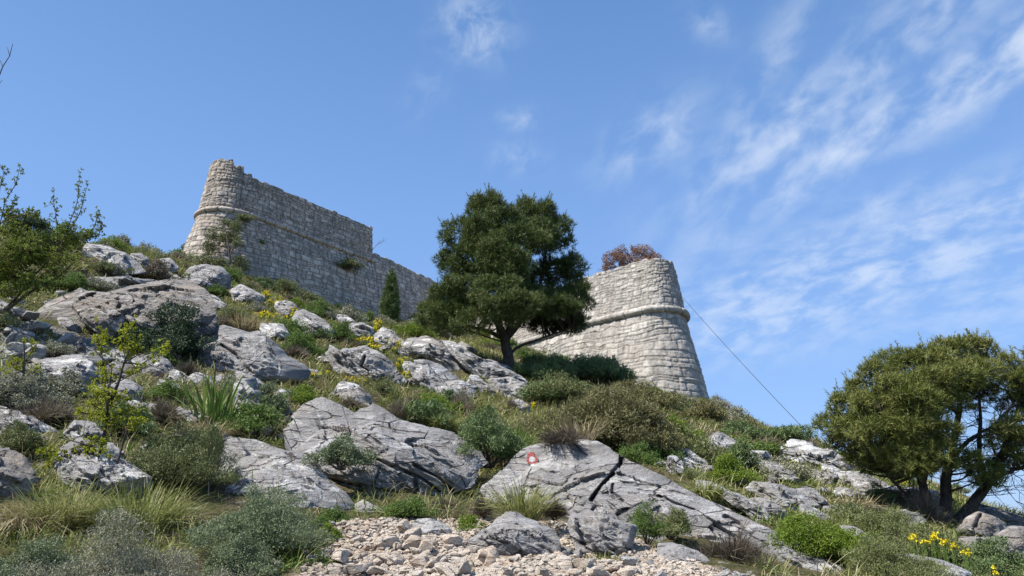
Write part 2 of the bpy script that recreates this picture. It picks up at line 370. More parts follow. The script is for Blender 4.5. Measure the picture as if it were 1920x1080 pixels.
# ------------------------------------------------------------------ terrain
CP = [(0, 1080, 6.5), (400, 1080, 6.8), (960, 1080, 7), (1400, 1080, 7.6), (1920, 1080, 9.8),
      (100, 1000, 7.8), (500, 1000, 8.2), (900, 1000, 9), (1250, 1000, 10), (1600, 1000, 12), (1900, 1010, 13.8),
      (0, 900, 9.5), (300, 900, 10), (600, 930, 10.3), (900, 935, 11), (1300, 905, 14), (1770, 975, 15.3), (1500, 930, 15),
      (0, 780, 12.5), (300, 780, 13), (500, 790, 13.5), (850, 840, 15), (1100, 835, 16.5), (1400, 865, 19.5),
      (0, 690, 15.5), (250, 690, 17), (450, 720, 17.5), (700, 740, 19.5), (900, 750, 22.5), (1150, 775, 24), (1290, 790, 31),
      (955, 690, 28), (700, 650, 29), (500, 635, 26), (300, 620, 21), (60, 610, 18.5), (820, 640, 33),
      (400, 565, 32), (600, 595, 41), (250, 535, 29), (100, 525, 24.5), (0, 545, 21),
      (335, 499, 46), (460, 520, 44.5), (560, 560, 48.5), (700, 603, 54.5), (800, 608, 60), (960, 658, 47), (1040, 690, 42), (1200, 728, 38.6), (1320, 752, 40.5),
      (0, 436, 28), (100, 449, 31), (200, 468, 35), (270, 487, 39),
      (1400, 792, 36), (1500, 824, 30), (1540, 842, 27), (1700, 902, 21), (1850, 947, 18), (1920, 972, 17)]
WP = [(-30, 30, 8), (-32, 45, 12), (-28, 62, 17), (17, 14, -3.6), (19, 25, -2.4), (20, 40, 0), (5, 70, 13), (-20, 70, 20), (0, 60, 15.5), (15, 55, 5),
      (0, 0, -1.6), (-6, 0, -1.2), (6, 0, -2.3), (-13, 6, 1.2), (14, 5, -3.4), (0, 4, -1.1), (-24, 18, 6.5), (-12, 61, 17.4), (6, 46, 9.0)]
cps = [P(*c) for c in CP]+[np.array([x, y, z+CZ]) for x, y, z in WP]
cps = np.array(cps)
def _tps(r): return np.where(r > 1e-9, r*r*np.log(r+1e-12), 0)
def _fit():
    X = cps[:, :2]/30; n = len(X); K = _tps(np.linalg.norm(X[:, None]-X[None], axis=2))+np.eye(n)*.0006
    A = np.zeros((n+3, n+3)); A[:n, :n] = K; A[:n, n] = 1; A[:n, n+1:] = X; A[n, :n] = 1; A[n+1:, :n] = X.T
    return np.linalg.solve(A, np.concatenate([cps[:, 2], np.zeros(3)]))
_w = _fit()
def H0(x, y):
    x = np.asarray(x, float); y = np.asarray(y, float); sh = x.shape; x = x.ravel(); y = y.ravel()
    xc = np.clip(x, -32, 20); yc = np.clip(y, -3, 70)
    r = np.zeros(len(x))
    for s in range(0, len(x), 40000):
        q = np.stack([xc[s:s+40000], yc[s:s+40000]], 1)/30
        d = np.linalg.norm(q[:, None]-cps[None, :, :2]/30, axis=2)
        r[s:s+40000] = _tps(d)@_w[:-3]+_w[-3]+q@_w[-2:]
    dist = np.hypot(x-xc, y-yc)
    r = r-0.45*dist*np.clip(1-dist/900, .35, 1)
    r = np.maximum(r, -60+0*r)
    return r.reshape(sh)
PATH = [(640, 975), (1130, 975), (1240, 1040), (1420, 1090), (1420, 1200), (600, 1200), (560, 1080)]
def inpoly(u, v, poly):
    u = np.asarray(u); v = np.asarray(v); c = np.zeros(u.shape, bool); j = len(poly)-1
    for i in range(len(poly)):
        xi, yi = poly[i]; xj, yj = poly[j]
        m = ((yi > v) != (yj > v)) & (u < (xj-xi)*(v-yi)/((yj-yi) or 1e-9)+xi); c ^= m; j = i
    return c
def HH(x, y):
    x = np.asarray(x, float); y = np.asarray(y, float)
    z = H0(x, y); d = np.hypot(x, y)
    p = np.stack([x.ravel(), y.ravel(), 0*x.ravel()], 1)
    a = np.clip(d/30, .12, 1.0).ravel()
    rel = fbm(p*.9, 3, 5)*.10*a+fbm(p*3.1, 2, 9)*.035
    dd, d2, vec, idc = worley(p*np.array([.8, .55, 1.0]), 3)
    t = hash3(idc[:, 0], idc[:, 1], idc[:, 2], 77)*2-1
    rel += (t*.14+vec[:, 0]*-.10)*a
    return z+rel.reshape(x.shape)
# table for quick lookups
gx = np.arange(-34, 22, .25); gy = np.arange(-4, 72, .25); GX, GY = np.meshgrid(gx, gy, indexing='ij'); GH = HH(GX, GY)
def hz(x, y):
    x = np.clip(np.asarray(x, float), gx[0], gx[-2]); y = np.clip(np.asarray(y, float), gy[0], gy[-2])
    fx = (x-gx[0])/.25; fy = (y-gy[0])/.25; i = fx.astype(int); j = fy.astype(int); a = fx-i; b = fy-j
    return GH[i, j]*(1-a)*(1-b)+GH[i+1, j]*a*(1-b)+GH[i, j+1]*(1-a)*b+GH[i+1, j+1]*a*b
def hit(u, v, y0=4.5):
    Y = np.arange(y0, 66, .04); p = PN(np.full(len(Y), float(u)), np.full(len(Y), float(v)), Y)
    m = p[:, 2] < hz(p[:, 0], p[:, 1])
    return float(Y[np.argmax(m)]) if m.any() else None
def hitY(u, v):
    for k in range(60):
        y = hit(u, v+3*k)
        if y: return y
    return 30.0
def axis(lo, hi, step, far):
    a = list(np.arange(lo, hi+1e-6, step)); s = step
    b = []; p = hi
    while p < far: s *= 1.35; p += s; b.append(p)
    s = step; c = []; p = lo
    while p > -far: s *= 1.35; p -= s; c.append(p)
    return np.array(c[::-1]+a+b)
ax = axis(-26, 15, .16, 3500); ay = axis(3, 64, .16, 3500)
TX, TY = np.meshgrid(ax, ay, indexing='ij'); TZ = HH(TX, TY)
nx, ny = TX.shape
tu, tv = proj(np.stack([TX, TY, TZ], -1))
pathm = (inpoly(tu, tv, PATH) & (TY > 2) & (TY < 12)).astype(float)
near = (TY <= 7.2) & (TY > -2) & (np.abs(TX-.3) < 2.2); pathm = np.maximum(pathm, near)
i = np.arange(nx-1)[:, None]*ny; j = np.arange(ny-1)[None]
SCREE = [(-10, 560), (60, 600), (250, 660), (250, 740), (-10, 720)]
screem = (inpoly(tu, tv, SCREE) & (TY > 10) & (TY < 26)).astype(float)
Q = np.stack([i+j, i+ny+j, i+ny+j+1, i+j+1], -1).reshape(-1, 4)
def ground_mat():
    m, t, b, out = new_mat('hillside_ground')
    g = N(t, 'ShaderNodeNewGeometry'); pos = g.outputs['Position']
    n1 = tex(t, 'ShaderNodeTexNoise', pos, .55, 6, .6); n2 = tex(t, 'ShaderNodeTexNoise', pos, 4, 6, .7); n3 = tex(t, 'ShaderNodeTexNoise', pos, 26, 4, .7)
    c = mixc(t, ramp(t, n1.outputs[0], [(.42, 0), (.58, 1)]), (.085, .085, .032, 1), (.15, .12, .07, 1))
    c = mixc(t, ramp(t, n2.outputs[0], [(.40, 1), (.52, 0)]), c, (.055, .06, .022, 1))
    c = mixc(t, ramp(t, n2.outputs[0], [(.60, 0), (.68, 1)]), c, (.34, .32, .29, 1))
    c = mixc(t, ramp(t, n3.outputs[0], [(.60, 0), (.70, .7)]), c, (.28, .24, .18, 1))
    a = N(t, 'ShaderNodeAttribute', attribute_name='path').outputs['Fac']
    pc = mixc(t, ramp(t, n3.outputs[0], [(.4, 0), (.6, 1)]), (.30, .22, .15, 1), (.50, .42, .33, 1))
    c = mixc(t, a, c, pc)
    a2 = N(t, 'ShaderNodeAttribute', attribute_name='scree').outputs['Fac']
    c = mixc(t, a2, c, mixc(t, ramp(t, n3.outputs[0], [(.4, 0), (.6, 1)]), (.13, .125, .115, 1), (.30, .29, .27, 1)))
    t.links.new(c, b.inputs['Base Color']); b.inputs['Roughness'].default_value = .95; b.inputs['Specular IOR Level'].default_value = .1
    bp = N(t, 'ShaderNodeBump'); bp.inputs['Distance'].default_value = .12; t.links.new(mth(t, 'ADD', n2.outputs[0], mth(t, 'MULTIPLY', n3.outputs[0], .5)), bp.inputs['Height'])
    t.links.new(bp.outputs[0], b.inputs['Normal']); return m
tm = mesh_np('hillside', np.stack([TX, TY, TZ], -1).reshape(-1, 3), [Q], ground_mat(), {'path': pathm.ravel(), 'scree': screem.ravel()})
terrain = link(tm, 'hillside'); terrain['kind'] = 'structure'

# ------------------------------------------------------------------ fortress
def smooth_path(pts, step):
    pts = np.array(pts, float)
    for _ in range(3):
        q = [pts[0]]
        for a, b in zip(pts[:-1], pts[1:]): q += [a*.75+b*.25, a*.25+b*.75]
        q.append(pts[-1]); pts = np.array(q)
    d = np.r_[0, np.cumsum(np.linalg.norm(np.diff(pts, axis=0), axis=1))]
    n = int(d[-1]/step)+1; s = np.linspace(0, d[-1], n)
    return s, np.stack([np.interp(s, d, pts[:, k]) for k in (0, 1)], 1)
def masonry(s, z, ch, bw, seed):
    """irregular coursed stonework: joint depth and one random value per stone"""
    rng = np.random.default_rng(seed)
    p = np.stack([s*.7, z*.7, 0*s+seed], 1)
    z2 = z+.20*vnoise(p*.6, seed)+.11*vnoise(p*2.4, seed+1); s2 = s+.10*vnoise(p*2.2, seed+2)
    hs = rng.uniform(.55, 1.5, 200)*ch; zc = np.r_[0, np.cumsum(hs)]+z.min()-1
    k = np.clip(np.searchsorted(zc, z2)-1, 0, 199); h = np.ones(len(s)); tint = np.zeros(len(s)); d = np.zeros(len(s))
    dv = np.minimum(z2-zc[k], zc[k+1]-z2)
    for c in np.unique(k):
        m = k == c
        ws = rng.uniform(.45, 1.7, int((s.max()-s.min()+6)/(bw*.45))+4)*bw*(.6+.5*hs[c]/ch); sc2 = np.r_[0, np.cumsum(ws)]+s.min()-2-rng.uniform(0, 1)
        b = np.clip(np.searchsorted(sc2, s2[m])-1, 0, len(ws)-1)
        du = np.minimum(s2[m]-sc2[b], sc2[b+1]-s2[m])
        half = rng.random(len(ws)) < .22; mid = (zc[c]+zc[c+1])/2+.1*(rng.random(len(ws))-.5)*hs[c]
        dvv = dv[m]; dh = np.where(half[b], np.abs(z2[m]-mid[b]), 9); dvv = np.minimum(dvv, dh)
        r1 = rng.random(len(ws)); r2 = rng.random(len(ws))
        tint[m] = np.where(half[b] & (z2[m] > mid[b]), r2[b], r1[b]); d[m] = np.minimum(du*.75, dvv)
    d = d+.012*vnoise(np.stack([s*9, z*9, 0*s], 1), seed+7)
    h = np.clip(d/.05, 0, 1); h = h*h*(3-2*h)
    j = np.clip(1.15-d/.046, 0, 1)*.8
    return h, tint, j
def wall_part(name, path, step, zb, zt, zref, batter, thick, ch, bw, seed, mat, parent, rel=.05, flip=1, sm=True):
    """thick wall along a plan path; front face outside, with top, back and ends"""
    s, p = (smooth_path(path, step) if sm else smooth_path(path, step))
    tg = nrm(np.gradient(p, axis=0)); nm = np.stack([tg[:, 1], -tg[:, 0]], 1)*flip
    zt_ = np.array([zt(a) if callable(zt) else zt for a in s]); zb_ = np.array([zb(a) if callable(zb) else zb for a in s])
    nz = int((zt_.max()-zb_.min())/step)+1
    t = np.linspace(0, 1, nz)
    Z = zb_[:, None]+(zt_-zb_)[:, None]*t[None]; S = np.repeat(s[:, None], nz, 1)
    h, tint, jn_ = masonry(S.ravel(), Z.ravel(), ch, bw, seed)
    fine = fbm(np.stack([S.ravel()*4, Z.ravel()*4, 0*Z.ravel()+3], 1), 3, seed+3)
    big = fbm(np.stack([S.ravel()*.5, Z.ravel()*.5, 0*Z.ravel()], 1), 2, seed+4)
    disp = (h-1)*rel*.9+(tint-.5)*rel*.9+fine*rel*.35+big*.05
    off = ((zref-Z)*batter).ravel()+disp
    X = p[:, None, :]+nm[:, None, :]*off.reshape(Z.shape)[..., None]
    front = np.concatenate([X, Z[..., None]], 2)
    # top and back rows
    nb = 3; rows = []
    ztop = Z[:, -1]
    for kk in range(1, nb+1):
        q = p-nm*(thick*kk/nb-(zref-ztop)[:, None]*batter*(1-kk/nb)); zz = ztop+.05*vnoise(np.stack([s*3, 0*s+kk, 0*s], 1), seed+8)
        rows.append(np.concatenate([q, zz[:, None]], 1))
    q = p-nm*thick; rows.append(np.concatenate([q, zb_[:, None]], 1))
    G = np.concatenate([front, np.stack(rows, 1)], 1)
    n, m = G.shape[:2]
    V = G.reshape(-1, 3); i = np.arange(n-1)[:, None]*m; j = np.arange(m-1)[None]
    Q = np.stack([i+j, i+m+j, i+m+j+1, i+j+1], -1).reshape(-1, 4)
    if flip < 0: Q = Q[:, ::-1]
    # end caps: strips joining front profile with back edge
    T = []
    for e in (0, n-1):
        b = e*m; last = b+m-1
        tr = np.stack([np.full(m-2, last), b+np.arange(m-2), b+np.arange(1, m-1)], 1)
        T.append(tr if e == 0 else tr[:, ::-1])
    T = np.concatenate(T)
    ti = np.concatenate([tint.reshape(Z.shape), np.repeat(tint.reshape(Z.shape)[:, -1:], nb+1, 1)], 1).ravel()
    jt = np.concatenate([jn_.reshape(Z.shape), np.zeros((n, nb+1))], 1).ravel()
    me = mesh_np(name, V, [Q, T], mat, {'tint': ti, 'joint': jt}, True)
    return link(me, name, parent)
def string_course(path, z, r, out, mat, parent, seed, s0=0, s1=1e9):
    s, p = smooth_path(path, .06); k = (s >= s0) & (s <= s1); s = s[k]; p = p[k]
    tg = nrm(np.gradient(p, axis=0)); nm = np.stack([tg[:, 1], -tg[:, 0]], 1)
    rng = np.random.default_rng(seed); jn = np.cumsum(rng.uniform(.6, 1.2, 80)); idx = np.searchsorted(jn, s)
    dj = np.minimum(np.abs(s-jn[np.clip(idx, 0, 79)]), np.abs(s-jn[np.clip(idx-1, 0, 79)])); rr = r*(1-.28*(dj < .045))*(1+.10*(rng.random(81)[idx]-.5))
    th = np.linspace(0, 2*math.pi, 13)[:-1]
    A = p[:, None]+nm[:, None]*(out+rr[:, None, None]*np.cos(th)[None, :, None]); Zz = z+rr[:, None]*np.sin(th)[None]+.02*vnoise(np.stack([s, s*0, s*0], 1), seed)[:, None]
    V = np.concatenate([A, Zz[..., None]], 2); n = len(s); m = 12
    V[..., 0] += .02*vnoise(V.reshape(-1, 3)*6, 3).reshape(n, m); V = V.reshape(-1, 3)
    i = np.arange(n-1)[:, None]*m; j = np.arange(m)[None]; jj = (j+1) % m
    Q = np.stack([i+j, i+jj, i+m+jj, i+m+j], -1).reshape(-1, 4)
    ends = [np.arange(m)[None, ::-1], (np.arange(m)+(n-1)*m)[None]]
    me = mesh_np('string_course', V, [Q]+ends, mat, {'tint': np.repeat(rng.random(81)[idx], m), 'joint': np.repeat((dj < .03)*1.0, m)}, True)
    return link(me, 'string_course', parent)

def steps(seed, amp, w):
    rng = np.random.default_rng(seed); v = rng.normal(0, amp, 400)
    return lambda s: v[int(s/w) % 400]
# left bastion
LB = [(-19.6, 54), (-21.2, 50), (-21.75, 47.8), (-21.75, 46.3), (-21.0, 45.1), (-19.6, 44.7), (-18.2, 45.25), (-16.9, 47.0), (-14.0, 51.0), (-11.1, 54.9)]
sL, pL = smooth_path(LB, .05)
def s_at(u, s=sL, p=pL, z=20.5, front=True):
    uu, vv = proj(np.concatenate([p, np.full((len(p), 1), z+CZ)], 1))
    k0 = np.argmin(uu); k = k0+np.argmin(np.abs(uu[k0:]-u)); return s[k]
bast = empty('bastion', (-19, 46, 17+CZ)); bast.matrix_world = Matrix.Translation((-19, 46, 17+CZ))
tag(bast, 'tall weathered stone bastion with a rounded pale left corner, highest on the hill', 'fortress wall')
def rebase(o, parent):
    o.parent = parent; o.matrix_parent_inverse = Matrix.Translation(parent.location).inverted(); return o
jag = steps(4, .05, .42)
sa, sb, scc = s_at(426), s_at(452), s_at(470)
def top_left(s):
    z = 23.05+CZ
    if s < sa: z = 24.05+CZ
    elif s < sb: z = 23.62+CZ
    elif s < scc: z = 23.3+CZ
    return z+jag(s)
zs = 20.1+CZ
rebase(wall_part('lower_wall', LB, .05, lambda s: 13.0+CZ, zs, zs, .23, 1.6, .30, .48, 11, M['masonry_dark_joint'], None), bast)
rebase(wall_part('parapet_wall', LB, .05, zs, top_left, zs, .10, 1.3, .27, .40, 12, M['masonry_dark_joint'], None), bast)
rebase(string_course(LB, zs, .17, .04, M['masonry_dark_joint'], None, 3), bast)
# curtain wall
CW = [(-11.25, 54.75), (-9.4, 57.8), (-6.6, 63.0)]
jc = steps(9, .05, .6)
cur = wall_part('curtain_wall', CW, .06, 13+CZ, lambda s: (20.95 if s > .5 else 20.5)+CZ+jc(s), zs, .16, 1.5, .27, .42, 15, M['masonry_dark_joint'], None)
tag(cur, 'long shaded curtain wall running down from the bastion to behind the big pine', 'fortress wall')
CB = [(-6.7, 62.8), (-3.4, 55.5), (-.35, 48.6)]
cur2 = wall_part('curtain_wall', CB, .08, 8+CZ, lambda s: CZ+20.0-5.2*min(1, s/15.), 12+CZ, .12, 1.5, .3, .45, 16, M['masonry_mortar'], None)
tag(cur2, 'pale curtain wall hidden behind the big pine, joining the round tower', 'fortress wall')
# right tower
RT = [(-.5, 48.9), (4.0, 42.8), (6.6, 40.1), (7.9, 38.95), (9.4, 39.3), (10.15, 40.7), (10.15, 42.4), (9.2, 45), (7, 49)]
tow = empty('round_tower', (7.5, 42, 7+CZ)); tag(tow, 'battered round stone tower with rust coloured bush on top, right of the big pine', 'tower')
zr = 11.5+CZ; jr = steps(21, .05, .45)
rebase(wall_part('lower_wall', RT, .042, 2.6+CZ, zr, zr, .20, 1.8, .40, .62, 22, M['masonry_mortar'], None, rel=.05), tow)
rebase(wall_part('parapet_wall', RT, .042, zr, lambda s: 14.62+CZ+jr(s), zr, .14, 1.3, .27, .34, 23, M['masonry_mortar'], None, rel=.045), tow)
rebase(string_course(RT, zr, .20, .06, M['masonry_mortar'], None, 5), tow)
# cable from the tower down to the right ridge
a = P(1258, 532, 41.5); b = P(1548, 846, 26.5)
tt = np.linspace(0, 1, 24)[:, None]; cab = a+(b-a)*tt; cab[:, 2] -= .35*4*(tt*(1-tt))[:, 0]*.4
ac = Acc(); ac.tube(cab, .011, 6); tag(ac.build('cable', M['steel']), 'thin dark cable slanting from the round tower down to the right pine', 'cable')

# ------------------------------------------------------------------ rocks
ROCKS = []; RPOLY = []
def polyres(pts, n):
    pts = np.array(pts+[pts[0]], float); d = np.r_[0, np.cumsum(np.linalg.norm(np.diff(pts, axis=0), axis=1))]
    s = np.linspace(0, d[-1], n, endpoint=False); return np.stack([np.interp(s, d, pts[:, k]) for k in (0, 1)], 1), d[-1]
def rock(label, pts, mat='rock', lean=1.2, front=.30, back=.7, seed=1, cracks=(), c=None, Y0=None, rough=1.0, cat='boulder', dense=1.0, name='boulder', uy=0.0, chis=.8):
    pr, L = polyres(pts, 64); cen = np.array(c) if c else pr.mean(0)
    n = int(np.clip(L/3.6*dense, 60, 800)); B, L = polyres(pts, n)
    x, y = B[:, 0], B[:, 1]; area = abs(np.dot(x, np.roll(y, 1))-np.dot(y, np.roll(x, 1)))/2
    vb = B[:, 1].max(); ub = cen[0]
    if Y0 is None:
        low = B[B[:, 1] > vb-.35*(vb-B[:, 1].min())]; Y0 = hitY(low[:, 0].mean(), min(low[:, 1].mean(), 1150))
        vb = low[:, 1].mean()
    size = math.sqrt(area)*Y0/F
    R = int(np.clip(math.sqrt(area)/4.2*dense, 16, 170)); Rb = max(6, R//4)
    def surf(t, sgn, thick):
        q = cen+(B-cen)*t[:, None, None]                       # rings,n,2
        dome = (np.clip(1-t**2.3, 0, 1)**.8)[:, None]
        Yb = Y0+lean*(vb-q[..., 1])*Y0/F+uy*(q[..., 0]-cen[0])
        return PN(q[..., 0], q[..., 1], Yb+sgn*thick*size*dome), q
    tf = 1-(1-np.linspace(0.0, 1, R+1)[1:])**1.5; Ff, qf = surf(tf, -1, front)
    tb = (1-(1-np.linspace(0, 1, Rb+1)[1:])**1.5)[:-1]; Fb, qb = surf(tb, 1, back)
    rp_ = np.random.default_rng(seed+900); cc_ = Ff[R//3].mean(0); vd0 = nrm(cc_-np.array([0, 0, CZ]))
    for _k in range(7):
        pn = nrm(-vd0+.85*rp_.normal(size=3)); allf = (Ff-cc_)@pn; dq = np.quantile(allf, rp_.uniform(.62, .9)); ex = np.maximum(0, allf-dq); Ff = Ff-(ex*.85*min(1, rough+.2)*chis)[..., None]*pn
    C0 = Ff[0].mean(0)[None]; C1 = PN(cen[0], cen[1], Y0+lean*(vb-cen[1])*Y0/F+back*size)[None]
    du = np.roll(Ff, -1, 1)-np.roll(Ff, 1, 1); dr = np.gradient(Ff, axis=0); nf = nrm(np.cross(du, dr)); vd = nrm(Ff-np.array([0, 0, CZ]))
    nf = np.where((nf*vd).sum(-1, keepdims=True) > 0, -nf, nf)
    for _ in range(12):
        a_ = np.concatenate([nf[:1], nf[:-1]]); b_ = np.concatenate([nf[1:], nf[-1:]]); nf = nf*.4+.15*(a_+b_+np.roll(nf, 1, 1)+np.roll(nf, -1, 1))
    nf = nrm(nrm(nf)*.55-vd)
    nb = nrm(Fb-(C0+C1)/2)
    V = np.concatenate([C0, Ff.reshape(-1, 3), Fb.reshape(-1, 3), C1]); NN = np.concatenate([-nrm(C0-[0, 0, CZ]), nf.reshape(-1, 3), nb.reshape(-1, 3), nrm(C1-[0, 0, CZ])])
    ca, sa_ = math.cos(.55), math.sin(.55); Rm = np.array([[ca, 0, -sa_], [0, 1, 0], [sa_, 0, ca]])   # bedding dips down to the right
    p = V@Rm.T+seed*13.7; s = max(size, .15)
    d = 0
    for scl, amp, sd in ((.62, .16, 1), (.26, .085, 2), (.11, .045, 3), (.05, .022, 4)):
        q = p/(s*scl)*np.array([.42, .8, 1.4]); _ , _, vec, idc = worley(q+.15*vnoise(q*1.7, sd)[:, None], seed+sd)
        rv = np.stack([hash3(idc[:, 0], idc[:, 1], idc[:, 2], seed+40+k)*2-1 for k in range(3)], 1)
        d = d+amp*s*((vec*rv).sum(1)*1.1+.35*rv[:, 0])
    rid = 1-np.abs(fbm(p/(s*.35)*np.array([.5, .9, 1.8]), 4, seed+8)); d = d+.05*s*(rid-.6)+fbm(p*np.array([4, 6, 10]), 3, seed+30)*.022
    edge = np.concatenate([[1], np.repeat(np.clip((1-tf)*5, .30, 1), n), np.repeat(np.clip((1-tb)*5, .35, 1), n), [1]])
    V = V+NN*(d*rough*edge)[:, None]
    nfv = 1+R*n
    if cracks:
        qq = np.concatenate([cen[None], qf.reshape(-1, 2)]); push = np.zeros(nfv)
        for pl, w, dep in cracks:
            pl = np.array(pl, float)
            for a, b in zip(pl[:-1], pl[1:]):
                ab = b-a; t = np.clip(((qq-a)@ab)/(ab@ab), 0, 1); dd = np.linalg.norm(qq-(a+t[:, None]*ab), axis=1)
                push = np.maximum(push, dep*np.clip(1.3-dd/w, 0, 1))
        V[:nfv] += nrm(V[:nfv]-np.array([0, 0, CZ]))*push[:, None]
    T = []; Qs = []; k = np.arange(n); k2 = (k+1) % n
    T.append(np.stack([np.zeros(n, int), 1+k2, 1+k], 1))
    i = np.arange(R-1)[:, None]*n+1; Qs.append(np.stack([i+k, i+k2, i+n+k2, i+n+k], -1).reshape(-1, 4))
    ob = 1+R*n; i = np.arange(Rb-2)[:, None]*n+ob; Qs.append(np.stack([i+k2, i+k, i+n+k, i+n+k2], -1).reshape(-1, 4))
    lf = 1+(R-1)*n; lb = ob+(Rb-2)*n; Qs.append(np.stack([lf+k, lf+k2, lb+k2, lb+k], 1)); ci = len(V)-1
    T.append(np.stack([np.full(n, ci), ob+k, ob+k2], 1))
    org = V.mean(0); org[2] = V[:, 2].min()
    me = mesh_np(name, V-org, [np.concatenate(Qs), np.concatenate(T)], M[mat], None, True)
    o = link(me, name); o.location = tuple(org); tag(o, label, cat)
    bm = bmesh.new(); bm.from_mesh(me); bmesh.ops.recalc_face_normals(bm, faces=bm.faces); bm.to_mesh(me); bm.free()
    ROCKS.append((o, me, org)); RPOLY.append((pts, area)); return o

R = rock
marked = R('big smooth grey boulder carrying a red and white trail mark', [(883, 943), (901, 910), (919, 898), (946, 872), (976, 841), (993, 834), (1019, 831), (1054, 831), (1082, 826), (1120, 829), (1165, 852), (1210, 875), (1260, 902), (1310, 930), (1360, 952), (1422, 982), (1477, 1005), (1522, 1030), (1580, 1064), (1602, 1095), (1540, 1110), (1400, 1090), (1250, 1060), (1100, 1030), (980, 1010), (890, 985)],
  lean=.75, front=.16, back=.45, seed=3, rough=.42, c=(1130, 945), dense=1.7, Y0=9.7, uy=-.0030, chis=.30,
  cracks=[([(1166, 853), (1150, 878), (1128, 903), (1106, 932)], 4.5, .28), ([(1106, 932), (1118, 948), (1110, 956)], 4, .1), ([(1150, 905), (1148, 922), (1168, 941)], 3, .10), ([(1236, 928), (1262, 944), (1300, 955), (1325, 975), (1345, 987), (1385, 1010)], 4.5, .14), ([(1360, 970), (1385, 984), (1400, 1000)], 5, .14), ([(1070, 887), (1095, 890), (1120, 882)], 3, .04)])
R('huge fissured grey boulder left of the marked one, overhanging the path', [(527, 805), (548, 782), (572, 760), (605, 744), (640, 760), (665, 775), (700, 757), (720, 765), (750, 785), (805, 797), (850, 806), (872, 818), (900, 847), (915, 867), (902, 890), (890, 912), (855, 922), (830, 937), (805, 957), (780, 940), (730, 940), (660, 928), (610, 904), (575, 880), (533, 838)],
  lean=.8, front=.28, seed=11, rough=.6, c=(720, 850), Y0=11.0, dense=1.9, chis=.38,
  cracks=[([(700, 860), (740, 878), (790, 900), (830, 925)], 4, .16), ([(780, 873), (830, 890), (862, 915)], 4, .18), ([(690, 815), (715, 840)], 3, .08), ([(780, 905), (785, 935)], 4, .12), ([(610, 900), (670, 912), (700, 925)], 4, .15)])
R('long pale slab with white streaks under the grey green cushion', [(352, 960), (365, 905), (400, 860), (430, 818), (480, 822), (530, 842), (562, 848), (600, 868), (622, 900), (655, 925), (668, 946), (668, 992), (600, 1000), (500, 1000), (400, 1000)], 'rock_pale', lean=1.1, front=.16, seed=17, rough=.5, Y0=9.6,
  cracks=[([(535, 845), (575, 895), (605, 905)], 4, .08)])
R('low wedge of grey rock at the head of the rubble path', [(665, 945), (680, 936), (712, 952), (755, 960), (770, 978), (758, 995), (668, 996)], lean=1.2, seed=19, rough=.6, Y0=9.35, front=.2)
R('small grey pointed rock beside the green grass at the path', [(767, 985), (780, 971), (802, 970), (830, 980), (847, 992), (842, 1012), (805, 1018), (772, 1010)], lean=1.0, seed=23, Y0=8.6, front=.35, rough=.7)
R('rounded cracked grey boulder below the yellow grass tuft', [(866, 1040), (872, 1015), (895, 1000), (915, 986), (927, 972), (948, 955), (966, 954), (985, 966), (1012, 976), (1043, 990), (1058, 1022), (1056, 1044), (960, 1048)], lean=.7, seed=29, Y0=8.0, front=.35, rough=.7, cracks=[([(905, 990), (922, 1012), (950, 1020)], 3, .06), ([(975, 965), (990, 1000)], 3, .04)])
R('blocky grey boulder with dark broken right face', [(1064, 990), (1068, 968), (1080, 966), (1100, 954), (1135, 966), (1172, 979), (1194, 986), (1190, 1010), (1178, 1040), (1120, 1045), (1080, 1035)], lean=.7, seed=31, Y0=8.25, front=.42, rough=.95)
R('flat grey rock at the path edge below the young green shrub', [(1228, 1045), (1230, 1016), (1262, 1015), (1310, 1033), (1342, 1057), (1335, 1075), (1240, 1072)], lean=1.0, seed=37, Y0=7.9, front=.3, rough=.6)
R('wide pyramid shaped grey boulder beside the dark bush', [(368, 650), (385, 632), (410, 619), (430, 615), (480, 630), (500, 629), (520, 640), (542, 667), (580, 685), (590, 700), (582, 716), (530, 722), (480, 722), (440, 720), (410, 708), (376, 685)], lean=.9, seed=41, front=.3, rough=.6, cracks=[([(415, 647), (440, 662), (458, 685), (475, 700)], 3, .25)])
R('grey block wedged under the pyramid shaped boulder', [(430, 755), (438, 720), (480, 702), (492, 728), (490, 775), (465, 785), (438, 775)], lean=.7, seed=43, front=.4)
R('broad rugged brown grey outcrop below the left ridge', [(35, 595), (90, 560), (130, 545), (200, 548), (250, 533), (310, 526), (345, 522), (385, 540), (402, 560), (412, 600), (404, 624), (350, 640), (300, 650), (260, 655), (200, 655), (130, 640), (60, 618)], 'rock_brown', lean=1.3, seed=48, front=.18, rough=.8, c=(240, 595), dense=1.2)
R('rounded white patched boulder at the foot of the small bare tree', [(338, 520), (357, 501), (382, 495), (415, 500), (437, 515), (438, 542), (400, 552), (350, 550)], 'rock_pale', lean=.8, seed=53, front=.4)
R('flat pale rock below the round boulder near the bastion', [(300, 518), (330, 513), (350, 522), (385, 545), (360, 560), (310, 545)], 'rock_pale', seed=59)
R('low knobbly grey rock right of the small tree', [(430, 545), (450, 531), (475, 543), (498, 556), (490, 575), (440, 575)], 'rock_pale', seed=61, lean=.9, front=.4)
R('long grey outcrop on the left skyline', [(140, 502), (160, 470), (200, 465), (237, 475), (265, 494), (280, 512), (225, 520), (180, 520)], 'rock_far', seed=67, front=.3)
R('small skyline rock right of the long left outcrop', [(238, 490), (245, 475), (264, 474), (282, 486), (282, 504), (245, 504)], 'rock_far', seed=69, front=.4)
R('small skyline rock at the foot of the bastion corner', [(293, 500), (300, 485), (318, 483), (338, 500), (330, 512), (300, 510)], 'rock_far', seed=71, front=.4)
